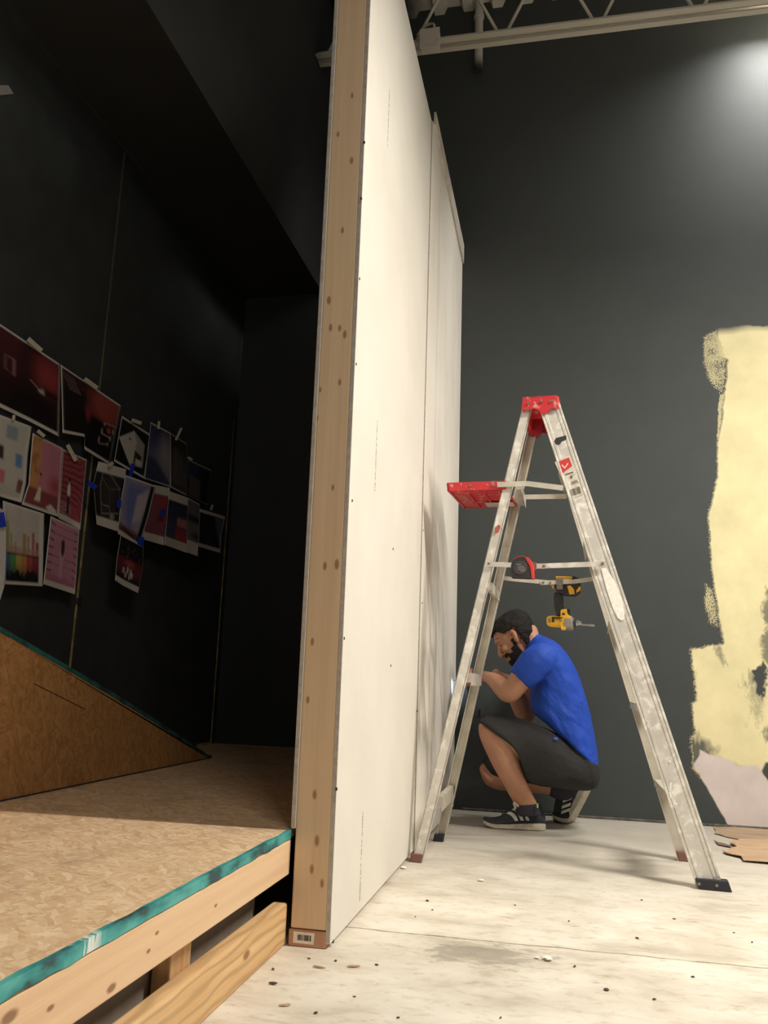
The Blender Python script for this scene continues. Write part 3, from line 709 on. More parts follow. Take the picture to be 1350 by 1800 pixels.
# pail shelf
t0 = uvz(atv(785, 848, -.18)); t1 = uvz(atv(876, 846, -.18)); tb = uvz(atv(840, 861.5, -.18))
zt_, zb_ = (t0[2]+t1[2])/2, tb[2]; tu0, tu1 = t0[0], t1[0]+.03
tray = None
bm = bmesh.new()
prism(bm, [LL(tu0, -.18, zt_), LL(tu1, -.18, zt_), LL(tu1, -.18, zb_), LL(tu0+.004, -.18, zb_)], LN*.008)
prism(bm, [LL(tu0, .17, zt_), LL(tu1, .17, zt_), LL(tu1, .17, zb_), LL(tu0+.004, .17, zb_)], -LN*.008)
prism(bm, [LL(tu0, -.18, zt_), LL(tu0+.006, -.18, zt_), LL(tu0+.012, -.18, zb_), LL(tu0+.004, -.18, zb_)], LN*.35)
box(bm, (tu0+.004, -.178, zb_+.004), (tu1, .168, zb_+.012), ML)
prism(bm, [LL(tu0+.03, -.17, zb_+.004), LL(tu0+.03, .13, zb_+.004), LL(tu0+.10, .16, zb_+.004), LL(tu1, .16, zb_+.004), LL(tu1, -.17, zb_+.004)], Vector((0, 0, -.006)))
for f in (.35, .62, .88): box(bm, (tu0+(tu1-tu0)*f-.004, -.15, zb_-.010), (tu0+(tu1-tu0)*f+.004, .14, zb_+.004), ML)
tray = obj('pail_shelf', bm, M_REDP, lad, label='red plastic pail shelf swung out at the back')
bm = bmesh.new(); box(bm, (tu0+.125, .02, zb_-.014), (tu1, .09, zb_-.009), ML); obj('shelf_strap', bm, M_ALU2, tray)
bm = bmesh.new(); prism(bm, [LL(tu0+.022, -.12, zb_-.001), LL(tu0+.06, -.11, zb_-.001), LL(tu0+.075, .08, zb_-.001), LL(tu0+.04, .09, zb_-.001)], Vector((0, 0, -.003))); obj('embossed_label', bm, m_noise('worn_pink_label', lin(196, 110, 96), lin(160, 52, 50), 60, .6), tray)
for px, py in ((827, 853.5), (866.5, 853)):
    q = atv(px, py, -.181); bm = bmesh.new(); cyl(bm, q+LN*.002, q-LN*.004, .006, .005, n=10); obj('rivet', bm, M_RIVET, tray)
def strap(P, h, name='shelf_arm', t=.004, mat=None):
    for a, b in zip(P[:-1], P[1:]): bar(bm, a, b, h, t, Vector((0, 0, 1)))
bm = bmesh.new(); strap([atv(874, 852, -.186), atv(905, 851, -.186), atv(926, 850, -.180), atv(990, 858, -.175)], .021); obj('shelf_arm', bm, M_ALU2, lad)
bm = bmesh.new(); strap([LL(tu1-.05, .165, zb_+.03), atv(908, 874, .17), atv(996, 872.5, .175)], .021); obj('shelf_arm', bm, M_ALU2, lad)
# spreaders
bm = bmesh.new(); strap([atv(856, 991.5, -.208), atv(957, 995.5, -.208)], .019); obj('spreader_bar', bm, M_ALU, lad)
bm = bmesh.new(); strap([atv(938, 995.5, -.213), atv(1064, 991, -.213)], .019); sb = obj('spreader_bar', bm, M_ALU, lad)
for q in ((859, 991), (940, 996), (956, 995.5), (1059, 991)):
    q = atv(*q, -.215); bm = bmesh.new(); cyl(bm, q, q-LN*.004, .0055, n=10); obj('rivet', bm, M_RIVET, sb)
bm = bmesh.new(); strap([atv(884, 1016, .195), atv(900, 1018, .195), atv(970, 1024.5, .195)], .018); obj('spreader_bar', bm, M_ALU2, lad)
bm = bmesh.new(); strap([atv(950, 1024.5, .190), atv(1008, 1022.5, .190), atv(1046, 1017, .190)], .018); sb2 = obj('spreader_bar', bm, M_ALU2, lad)
for q in ((955, 1024), (967, 1024.5)):
    q = atv(*q, .188); bm = bmesh.new(); cyl(bm, q, q-LN*.004, .005, n=10); obj('rivet', bm, M_RIVET, sb2)
# stickers and scrapes on the near front rail
SLF = (ft[1]-f0[1])/ft[2]
def onrail(px, py, d=.0032): return atv(px, py, f0[1]-d, SLF)
def decal(name, pts, mat, parent, d=.0032, label=None, th=.0005):
    bm = bmesh.new(); prism(bm, [onrail(a, b, d) for a, b in pts], LN*th); return obj(name, bm, mat, parent, label=label)
M_STK = m_noise('scuffed_white_sticker', lin(214, 208, 194), lin(182, 172, 154), 60, .6)
lab = decal('maker_label', [(975, 812), (1000, 801), (1009, 815), (1026, 868), (1006, 877), (998, 864)], M_STK, railFN, .0034)
decal('maker_label', [(979, 812), (1000, 804), (1006, 819), (986, 834)], m_noise('red_label_print', lin(206, 50, 44), lin(176, 60, 52), 90, .6), railFN, .0042, label='red corner of the label')
decal('maker_label', [(988, 816), (993, 821), (998, 813), (999, 815.5), (993, 824), (987, 818.5)], m_flat('pale_logo_print', lin(226, 190, 178), .6), railFN, .0050)
M_INK = m_flat('label_ink', lin(58, 52, 48), .6)
def text_mesh(txt, size):
    cu = bpy.data.curves.new('t', 'FONT'); cu.body = txt; cu.size = size; cu.align_x = 'CENTER'; cu.align_y = 'CENTER'; cu.extrude = .0004
    o = bpy.data.objects.new('t', cu); COL.objects.link(o); bpy.context.view_layer.update()
    me = bpy.data.meshes.new_from_object(o.evaluated_get(bpy.context.evaluated_depsgraph_get()))
    bpy.data.objects.remove(o); return me
def place_text(txt, size, c, xdir, ydir, mat, name, parent):
    me = text_mesh(txt, size); x = Vector(xdir).normalized(); y = Vector(ydir); y = (y-x*y.dot(x)).normalized(); z = x.cross(y); c = Vector(c)
    me.transform(Matrix(((x.x, y.x, z.x, c.x), (x.y, y.y, z.y, c.y), (x.z, y.z, z.z, c.z), (0, 0, 0, 1))))
    return finish(name, me, mat, parent)
rx = onrail(1014, 834)-onrail(996, 840); ry = onrail(1002, 830)-onrail(1006, 842)
place_text("6'", .020, onrail(1005, 838, .0045), rx, ry, M_INK, 'size_mark', railFN)
decal('printed_line', [(993, 834), (1007, 829), (1008, 830.5), (994, 835.5)], M_INK, railFN, .0042)
decal('printed_block', [(1004, 847), (1014, 843), (1016, 848), (1006, 852)], m_flat('grey_print', lin(130, 122, 110), .6), railFN, .0042)
bm = bmesh.new()
for i in range(9):
    t = i/9; a = (1001+18*t, 861-6.5*t); b = (1005+17*t, 872-5.5*t); w = random.choice((.8, 1.3))
    prism(bm, [onrail(a[0], a[1], .0042), onrail(a[0]+w, a[1]-.4*w, .0042), onrail(b[0]+w, b[1]-.4*w, .0042), onrail(b[0], b[1], .0042)], LN*.0005)
obj('barcode', bm, m_flat('barcode_ink', lin(96, 88, 80), .6), railFN)
decal('worn_label', [(1057, 999), (1066, 998), (1070, 1006), (1081, 1022), (1092, 1050), (1098, 1078), (1098, 1087), (1093, 1091), (1086, 1086), (1077, 1068), (1066, 1036)], m_noise('torn_white_label', lin(244, 240, 232), lin(228, 222, 210), 80, .7), railFN, .0045, label='long torn white label')
decal('tape_scrap', [(974, 776), (977, 770), (985, 768), (995, 765), (996, 772), (988, 775), (984, 781), (977, 781)], m_flat('black_tape', lin(44, 42, 44), .6), railFN, .0045)
M_DROP = m_flat('white_paint_drip', lin(236, 230, 220), .6)
for P in ([(1176, 1336), (1179, 1336), (1179, 1341), (1176, 1340)], [(1178, 1375), (1181, 1376), (1180, 1386), (1179, 1392), (1177, 1388)], [(1176, 1392), (1179, 1393), (1181, 1402), (1178, 1403)], [(1187, 1410), (1190, 1411), (1190, 1415), (1187, 1415)]):
    decal('paint_drip', P, M_DROP, railFN, .0034)
decal('paint_drip', [(870, 928), (876, 922), (880, 925), (876, 936), (870, 938)], m_flat('red_paint_smear', lin(168, 82, 70), .6), lad, .010)

# ------------------------------------------------------------------ tape measure on the near spreader
tm0 = atv(917, 997, -.225); TM = thing('tape_measure', 'black and red tape measure clipped on the ladder spreader bar', 'tape measure', tuple(tm0))
def pxprism(name, pts, v0, v1, mat, parent, bev=.0, label=None):
    bm = bmesh.new(); prism(bm, [atv(a, b, v0) for a, b in pts], LN*(v1-v0))
    if bev: bmesh.ops.bevel(bm, geom=bm.edges[:], offset=bev, segments=2, affect='EDGES', profile=.5, clamp_overlap=True)
    return obj(name, bm, mat, parent, label=label)
M_BLKP = m_flat('black_plastic', lin(44, 42, 44), .5)
hs = pxprism('housing', [(897, 1003), (898, 992), (902, 983), (908, 979), (917, 977), (926, 979), (932, 986), (936, 996), (936, 1016), (928, 1016), (898, 1015)], -.266, -.2195, M_BLKP, TM, .004)
pxprism('bumper', [(926, 979), (930, 981), (935, 989), (937, 998), (937.5, 1017), (934, 1016), (933, 1002), (931, 994), (928, 987), (922, 979)], -.268, -.2175, m_flat('red_rubber', lin(206, 48, 44), .5), TM, .002, 'red rubber edge')
pxprism('bumper', [(902, 983), (908, 978), (917, 976), (922, 978), (922, 980), (912, 980), (904, 986)], -.265, -.2205, m_flat('dark_red_rubber', lin(150, 44, 42), .5), TM, .001)
bm = bmesh.new(); q = atv(914.5, 998, -.2662); cyl(bm, q, q-LN*.003, .027, .025, n=28); dsc = obj('side_disc', bm, m_flat('dark_grey_plastic', lin(62, 59, 58), .45), TM)
bm = bmesh.new()
for (x0, x1, y) in ((908, 916, 992), (910, 921, 995.5), (910, 924, 998.5), (911, 924, 1001.5), (915, 922, 1004)):
    prism(bm, [atv(x0, y-.5, -.2695), atv(x1, y-.2, -.2695), atv(x1, y+.7, -.2695), atv(x0, y+.4, -.2695)], LN*-.0004)
obj('printed_text', bm, m_flat('pale_print', lin(150, 146, 140), .6), dsc)
pxprism('belt_clip', [(930, 986), (943, 989), (943, 1002), (930, 1002)], -.2185, -.2160, M_RIVET, TM)

# ------------------------------------------------------------------ impact driver hung by its clip on the far spreader
V0 = .235
M_YEL = m_flat('yellow_tool_plastic', lin(236, 178, 36), .45); M_GREYC = m_flat('grey_gear_case', lin(150, 148, 138), .4, .5); M_STEEL = m_flat('bright_steel', lin(190, 188, 180), .3, .9)
d0 = atv(998, 1030, V0); DR = thing('impact_driver', 'yellow and black cordless driver hanging upside down from the far spreader', 'power tool', tuple(d0))
bt = pxprism('battery', [(975, 1019), (977, 1012), (1008, 1012), (1019, 1016), (1021, 1030), (1019, 1040), (1010, 1046), (990, 1045), (975, 1036)], V0-.035, V0+.04, M_BLKP, DR, .004)
pxprism('battery_label', [(977, 1013), (1006, 1013.5), (1005, 1020), (977, 1019)], V0-.037, V0-.034, M_YEL, bt)
bm = bmesh.new()
for y in (1014.6, 1016.0): prism(bm, [atv(978, y, V0-.0374), atv(1005, y+.3, V0-.0374), atv(1005, y+.9, V0-.0374), atv(978, y+.6, V0-.0374)], LN*.0003)
obj('printed_line', bm, M_INK, bt)
pxprism('battery_stripe', [(997, 1030), (1003, 1029), (1009, 1036), (1010, 1044), (1001, 1045)], V0-.038, V0-.033, M_YEL, bt)
pxprism('battery_stripe', [(1013, 1038), (1019, 1030), (1021, 1033), (1020, 1038), (1013, 1042)], V0-.037, V0-.033, M_YEL, bt)
pxprism('battery_stripe', [(969, 1029), (974, 1029), (974, 1034), (971, 1034)], V0-.037, V0-.010, M_YEL, bt)
pxprism('grip', [(974, 1040), (989, 1044), (990, 1060), (988, 1074), (1000, 1076), (998, 1082), (978, 1082), (974, 1066), (973, 1050)], V0-.018, V0+.018, m_flat('black_rubber_grip', lin(52, 52, 52), .75), DR, .006)
def rlathe(name, prof, py, mat, parent, v=V0, n=24, label=None, yoff=0.0):
    """body of revolution along the ladder's long axis; prof = (pixel x, radius m)"""
    bm = bmesh.new(); R = []
    for px, r in prof:
        c = atv(px, py + yoff*(px-960)/86, v); R.append(ellring(c, LN*r, Vector((0, 0, r)), n))
    rings(bm, R); return obj(name, bm, mat, parent, smooth=False, label=label)
mb = rlathe('motor_housing', [(961, .010), (962, .018), (966, .0235), (972, .025), (986, .025), (987, .028), (996, .030)], 1091.5, M_YEL, DR, yoff=5)
pxprism('collar', [(985, 1074), (986, 1071), (996, 1070), (997, 1081), (1004, 1084), (1004, 1088), (994.5, 1089), (994.5, 1107), (986, 1107), (985, 1098)], V0-.027, V0+.027, M_YEL, DR, .004, 'yellow body collar')
pxprism('trigger', [(996, 1071), (1001, 1070), (1002, 1076), (1000, 1081), (996, 1081)], V0-.010, V0+.010, M_BLKP, DR, .002)
pxprism('trigger', [(988, 1077.5), (993, 1077.5), (993, 1081), (988, 1081)], V0-.0282, V0-.026, M_BLKP, DR, 0, 'black direction switch')
rlathe('gear_case', [(993, .0325), (1005, .032), (1007, .028), (1009, .020)], 1093, M_GREYC, DR, yoff=5)
rlathe('nose_ring', [(1006.5, .026), (1010, .024), (1012, .018)], 1091.5, M_BLKP, DR, yoff=5)
rlathe('chuck', [(1011, .013), (1015, .014), (1017, .010), (1022, .009)], 1092, M_STEEL, DR, yoff=5, label='steel bit holder')
rlathe('driver_bit', [(1021, .0045), (1036, .004), (1036.5, .0055), (1042, .005), (1046, .001)], 1092, M_STEEL, DR, yoff=8)
for i, x in enumerate((963.5, 966, 968.5)): pxprism('vent_slot', [(x, 1087+i*.2), (x+3, 1086.6), (x+3, 1087.6), (x, 1088)], V0-.0245, V0-.020, M_BLKP, mb) if i == 0 else pxprism('vent_slot', [(963.5, 1087+i*3), (968.5, 1086.8+i*3), (968.5, 1087.8+i*3), (963.5, 1088+i*3)], V0-.0250, V0-.019, M_BLKP, mb)
pxprism('side_plate', [(970, 1084), (989, 1085.5), (989, 1087.5), (974, 1087), (974, 1094), (970, 1093.5)], V0-.0275, V0-.022, M_BLKP, mb)
place_text('DEWALT', .0088, atv(981, 1090.5, V0-.0285), -LA, Vector((0, 0, -1)), M_INK, 'brand_mark', mb)
bm = bmesh.new(); P = [atv(984, 1036, .183), atv(984, 1019, .183), atv(984, 1015, .190), atv(984, 1016, .200)]
for a, b in zip(P[:-1], P[1:]): bar(bm, a, b, .026, .0025, LA)
bcl = obj('belt_clip', bm, M_RIVET, DR)
q = atv(984, 1027, .181); bm = bmesh.new(); cyl(bm, q, q-LN*.003, .005, n=12); obj('screw', bm, M_STEEL, bcl)

# =================================================================== PERSON
PS = at
k = NT('skin'); n1 = k.noise(k.pos(), 18, 4); n2 = k.noise(k.pos(), 160, 2)
k.color(k.ramp(n1, [(.3, lin(170, 122, 97)), (.7, lin(184, 137, 110))])); k.rough(.55, 0, .35); k.bump(n2, .08, .002)
k.b.inputs['Subsurface Weight'].default_value = .08; k.b.inputs['Subsurface Radius'].default_value = (.012, .005, .003)
M_SKIN = k.m
per = thing('person', 'person in blue t-shirt and black shorts crouching at the partition foot', 'person', tuple(at(960, 1450, 4.12)))
per.location.z = 0
bm = bmesh.new()
# legs
def pring(a, b, y, hw, e=2.2, n=20, dy=0.0):
    A = at(*a, y); B = at(*b, y+dy); c = (A+B)/2; return ellring(c, (A-B)/2, Vector((0, hw, 0)), n, e)
def loft(bm, L, k=4):
    """L: rows (ax, ay, bx, by, y, hw) smoothed then ringed"""
    Q = catmull(L, k); R = [pring(q[0:2], q[2:4], q[4], q[5]) for q in Q]; rings(bm, R)
loft(bm, [(843, 1271, 868, 1276, 3.93, .03), (841, 1280, 888, 1290, 3.93, .050), (844, 1298, 902, 1310, 3.935, .056), (856, 1326, 911, 1330, 3.95, .055), (869, 1352, 917, 1348, 3.965, .052), (881, 1372, 924, 1370, 3.975, .044), (893, 1394, 934, 1391, 4.0, .037), (903, 1412, 943, 1409, 4.022, .032), (910, 1432, 950, 1430, 4.038, .030)])
loft(bm, [(862, 1276, 880, 1300, 3.93, .05), (900, 1275, 905, 1325, 3.96, .07), (945, 1295, 945, 1355, 4.0, .070), (985, 1310, 980, 1360, 4.06, .08), (1015, 1330, 1010, 1370, 4.11, .07)])
# far leg: thigh, knee, shin lying back
loft(bm, [(1015, 1330, 1010, 1375, 4.22, .07), (985, 1320, 985, 1375, 4.25, .08), (930, 1322, 930, 1388, 4.28, .075), (880, 1335, 876, 1388, 4.29, .058), (848, 1342, 852, 1372, 4.29, .040)])
loft(bm, [(846, 1344, 860, 1352, 4.29, .03), (843, 1352, 872, 1376, 4.29, .05), (852, 1376, 884, 1366, 4.29, .05), (874, 1388, 884, 1358, 4.295, .05), (900, 1391, 902, 1358, 4.30, .052), (940, 1394, 940, 1360, 4.315, .048), (970, 1398, 972, 1368, 4.325, .038)])
# torso and neck
loft(bm, [(1003, 1320, 1035, 1340, 4.15, .12), (972, 1270, 1030, 1300, 4.15, .12), (950, 1215, 1026, 1245, 4.15, .15), (943, 1185, 1014, 1197, 4.15, .165), (940, 1160, 994, 1156, 4.15, .165), (936, 1148, 968, 1130, 4.155, .12), (926, 1140, 950, 1120, 4.16, .066), (912, 1136, 944, 1104, 4.165, .056), (900, 1126, 936, 1096, 4.17, .055)])
# head
HC = at(905, 1117, 4.17)
HF = Vector((-.80, .10, -.59)).normalized(); HU = Vector((-.585, .02, .81)); HU = (HU-HF*HU.dot(HF)).normalized(); HLft = HU.cross(HF)   # lateral
HLft = HLft if HLft.y < 0 else -HLft
def HP(f, u, l=0.0): return HC + HF*f + HU*u + HLft*l
HR = [(-.122, .080, .052, .016), (-.114, .092, .020, .034), (-.098, .095, -.018, .048), (-.075, .094, -.050, .058), (-.045, .092, -.072, .066), (-.015, .088, -.086, .071), (.015, .092, -.094, .075), (.045, .092, -.096, .0755), (.075, .080, -.088, .068), (.098, .055, -.066, .051), (.110, .025, -.036, .028)]
def hring(u, f, b, w, n=28, grow=0.0):
    c = HP((f+b)/2, u); return ellring(c, HF*((f-b)/2+grow), HLft*(w+grow), n, 2.25)
def headrings(grow=0.0, k=4, n=28): return [hring(*q, n=n, grow=grow) for q in catmull(HR, k)]
rings(bm, headrings())
limb(bm, [(HP(.088, .010), .010), (HP(.100, -.012), .011), (HP(.114, -.036), .013), (HP(.110, -.046), .011)], n=10, k=3)   # nose
for s in (-1, 1): ball(bm, HP(.104, -.043, s*.012), .009, .009, .008)
limb(bm, [(HP(.080, .022, -.045), .010), (HP(.093, .026, 0), .011), (HP(.080, .022, .045), .010)], n=8, k=3)      # brow
limb(bm, [(HP(.090, -.070, -.022), .005), (HP(.099, -.068, 0), .008), (HP(.090, -.070, .022), .005)], n=8, k=3)   # lips
limb(bm, [(HP(.088, -.082, -.018), .005), (HP(.097, -.082, 0), .008), (HP(.088, -.082, .018), .005)], n=8, k=3)
ball(bm, HP(.088, -.108, 0), .018, .018, .016)
for s in (-1, 1):
    ball(bm, HP(.066, -.030, s*.044), .020, .018, .018)     # cheek bone
    EM = Matrix((HF, HU, HLft)).transposed()
    limb(bm, [(HP(.000, -.038, s*.074), .008), (HP(-.006, -.022, s*.084), .010), (HP(-.014, .002, s*.087), .010), (HP(-.008, .018, s*.083), .009), (HP(.006, .012, s*.077), .008)], n=8, k=4, flat=1.0)
    ball(bm, HP(.070, .006, s*.031), .013, .012, .012)      # closed lids
# arms
Ls, Le, Lw, Lh = at(945, 1158, 3.99), at(893, 1219, 3.965), at(857, 1190, 4.10), at(836, 1189, 4.20)
limb(bm, [(Ls, .062), (at(920, 1188, 3.96), .054), (at(902, 1212, 3.955), .047), (Le, .043), (at(882, 1208, 4.0), .043), (at(870, 1197, 4.045), .036), (Lw, .027), (at(850, 1189, 4.125), .026)], n=16, k=4)
Rs, Re, Rw, Rh = at(955, 1160, 4.33), at(925, 1256, 4.34), at(893, 1198, 4.27), at(876, 1188, 4.25)
limb(bm, [(Rs, .06), (at(938, 1205, 4.36), .052), (Re, .044), (at(908, 1226, 4.30), .042), (at(898, 1206, 4.275), .031), (at(890, 1194, 4.262), .026)], n=16, k=4)
# tool axis the hands close on
TIP = Vector((XP+.004, 4.47, at(797, 1197, 4.47).z)); T1 = at(824, 1194, 4.29)
TD = (TIP-T1).normalized(); TU = Vector((0, 0, 1)); TU = (TU-TD*TU.dot(TD)).normalized(); TS = TD.cross(TU)
def hand(bm, wrist, palm, fdir, up, curl_dir, side, r=.0088):
    """palm slab, four bent fingers of unequal length, thumb from the side near the palm's base"""
    fdir = fdir.normalized(); up = (up-fdir*up.dot(fdir)).normalized(); cd = (curl_dir-fdir*curl_dir.dot(fdir)-up*curl_dir.dot(up)).normalized()
    M3 = Matrix((fdir, up, cd)).transposed()
    ball(bm, palm, .050, .043, .017, M3)
    limb(bm, [(wrist, .025), (palm-fdir*.030, .023)], n=10, k=2)
    for i, (o, l) in enumerate(((.030, .068), (.011, .078), (-.009, .073), (-.028, .056))):
        b = palm + fdir*.036 + up*o; k1 = b + fdir*(l*.36) + cd*.010; k2 = k1 + fdir*(l*.14) + cd*(l*.38); k3 = k2 - fdir*(l*.20) + cd*(l*.20)
        limb(bm, [(b, r+.001), (k1, r), (k2, r-.001), (k3, r-.002)], n=8, k=3)
    tb = palm - fdir*.020 + up*.034*side
    limb(bm, [(tb, .013), (tb+fdir*.026+up*.008*side+cd*.018, .011), (tb+fdir*.050-up*.002*side+cd*.034, .009)], n=8, k=3)
hand(bm, at(850, 1189, 4.125), T1 - TS*0 + Vector((0, -.030, .004)) + TD*.0, (TD+Vector((0, 0, .1))), Vector((0, 0, 1)), Vector((0, 1, 0)), 1)
hand(bm, at(890, 1194, 4.262), at(872, 1191, 4.285), TD + Vector((0, 0, -.25)), Vector((0, -.2, 1)), Vector((0, 1, 0)), -1)
body = obj('body', bm, M_SKIN, per, smooth=True); remesh(body, .0042, 3, .4)
# hair and beard shells cut from the head surface
k = NT('dark_hair'); n1 = k.noise(k.mapping(k.pos(), sc=(1, 1, 1)), 170, 3, .7); k.color(k.ramp(n1, [(.3, lin(22, 20, 19)), (.7, lin(40, 35, 32))])); k.rough(.75, 0, .2); k.bump(n1, .6, .004); M_HAIR = k.m
def shell(name, keep, grow, jit, th):
    b = bmesh.new(); rings(b, headrings(grow, 14, 150))
    dead = []
    for f in b.faces:
        c = f.calc_center_median()-HC; ff, uu, l = c.dot(HF), c.dot(HU), c.dot(HLft)
        j = .005*noise.noise(c*60)+.003*noise.noise(c*260)
        if not keep(ff, uu+j, abs(l)): dead.append(f)
    bmesh.ops.delete(b, geom=dead, context='FACES')
    for v in b.verts:
        d = (v.co-HC).normalized(); v.co += d*(jit*noise.noise(v.co*38)+jit*.5*noise.noise(v.co*150))
    o = obj(name, b, M_HAIR, per, smooth=True); s = o.modifiers.new('th', 'SOLIDIFY'); s.thickness = th; s.offset = -1 if grow > .012 else 0
    return o
def hairkeep(f, u, l):
    if f > .055: return u > .062
    if f > .02: return u > .062 - (.055-f)*1.2
    if f > -.03: return u > .030
    return u > -.085 - (f+.09)*.2
shell('hair', hairkeep, .017, .005, .016)
def beardkeep(f, u, l):
    if u < -.100 : return f > .0
    if f > .075: return (u < -.088 or (-.066 < u < -.052)) and u < -.05
    if f > .045: return u < -.062
    if f > .022: return u < -.045
    return f > .010 and u < -.010
shell('beard', beardkeep, .0045, .002, .006)
for s in (-1, 1):
    bm = bmesh.new(); limb(bm, [(HP(.086, .026, s*.014), .004), (HP(.084, .033, s*.032), .005), (HP(.070, .030, s*.052), .003)], n=8, k=3); obj('eyebrow', bm, M_HAIR, per, smooth=True)
    bm = bmesh.new(); limb(bm, [(HP(.0815, .000, s*.020), .0018), (HP(.082, -.004, s*.032), .0022), (HP(.074, -.002, s*.044), .0016)], n=6, k=3); obj('eyelashes', bm, M_HAIR, per, smooth=True)
# shirt
k = NT('blue_knit'); p = k.mapping(k.pos(), rot=(0, math.radians(-48), 0), sc=(5, 3, 19))
fold = k.noise(p, 1.0, 3, .5, .6); n2 = k.noise(k.pos(), 420, 2)
k.color(k.ramp(n2, [(.3, lin(24, 62, 158)), (.7, lin(32, 74, 176))])); k.rough(.62, 0, .3)
lowz = k.n('ShaderNodeSeparateXYZ'); k.l(k.pos(), lowz.inputs[0])
hgt = k.math('ADD', k.math('MULTIPLY', fold, k.rng(lowz.outputs[2], .45, .78, 1.0, .15)), k.math('MULTIPLY', n2, .03)); k.bump(hgt, .7, .03)
M_BLUE = k.m
bm = bmesh.new()
loft(bm, [(1008, 1316, 1053, 1351, 4.15, .150), (984, 1291, 1053, 1345, 4.15, .175), (955, 1268, 1050, 1318, 4.15, .180), (936, 1250, 1045, 1288, 4.15, .182), (931, 1226, 1038, 1256, 4.15, .182), (935, 1205, 1029, 1222, 4.15, .186), (934, 1185, 1018, 1190, 4.15, .192), (930, 1168, 1003, 1158, 4.15, .198), (929, 1155, 985, 1135, 4.152, .175), (927, 1147, 966, 1122, 4.156, .115), (926, 1141, 951, 1117, 4.16, .076), (923, 1139, 946, 1113, 4.163, .068)], 5)
for sgn, y in ((1, 0), (-1, 0)):
    if sgn > 0: pts = [(at(962, 1156, 4.02), .075), (at(947, 1162, 3.985), .080), (at(930, 1178, 3.965), .074), (at(914, 1196, 3.958), .062)]
    else: pts = [(at(965, 1160, 4.28), .07), (at(955, 1165, 4.34), .074), (at(945, 1190, 4.36), .068), (at(938, 1212, 4.36), .060)]
    limb(bm, pts, n=20, k=5, round_ends=False)
shirt = obj('t_shirt', bm, M_BLUE, per, smooth=True); remesh(shirt, .006, 5, .5)
tx = bpy.data.textures.new('folds', 'CLOUDS'); tx.noise_scale = .06
dm = shirt.modifiers.new('folds', 'DISPLACE'); dm.texture = tx; dm.strength = .010; dm.mid_level = .5; dm.texture_coords = 'GLOBAL'
# shorts
k = NT('black_shorts_cloth'); n1 = k.noise(k.mapping(k.pos(), sc=(14, 14, 14)), 1, 3, .5, .5); k.color(k.ramp(k.noise(k.pos(), 300, 2), [(.3, lin(42, 41, 41)), (.7, lin(52, 51, 50))])); k.rough(.8, 0, .2); k.bump(n1, .5, .02); M_SHORT = k.m
bm = bmesh.new()
loft(bm, [(842, 1266, 892, 1304, 3.93, .066), (850, 1260, 906, 1316, 3.935, .078), (866, 1255, 917, 1332, 3.945, .084), (890, 1256, 922, 1356, 3.96, .090), (925, 1266, 930, 1374, 3.99, .098), (965, 1282, 960, 1382, 4.03, .11), (1000, 1300, 985, 1386, 4.07, .12), (1035, 1322, 1015, 1388, 4.11, .13), (1053, 1350, 1038, 1388, 4.13, .10)], 4)
loft(bm, [(848, 1336, 870, 1366, 4.29, .058), (860, 1326, 880, 1372, 4.29, .07), (900, 1310, 905, 1378, 4.28, .088), (950, 1300, 950, 1382, 4.26, .10), (1000, 1300, 1000, 1388, 4.24, .115), (1040, 1325, 1030, 1390, 4.22, .11), (1053, 1352, 1042, 1388, 4.20, .08)], 4)
loft(bm, [(985, 1280, 1050, 1335, 4.15, .16), (1000, 1310, 1054, 1352, 4.15, .16), (1010, 1340, 1054, 1370, 4.15, .15), (1015, 1365, 1048, 1386, 4.15, .12)], 4)
shorts = obj('shorts', bm, M_SHORT, per, smooth=True); remesh(shorts, .006, 4, .5)
bm = bmesh.new(); q = at(977, 1297.5, 3.955)
prism(bm, [at(974, 1296, 3.948), at(981, 1296, 3.948), at(981, 1300, 3.948), at(974, 1300, 3.948)], (0, .003, 0)); obj('shorts_tag', bm, m_flat('small_blue_tag', lin(70, 100, 220), .5), per)
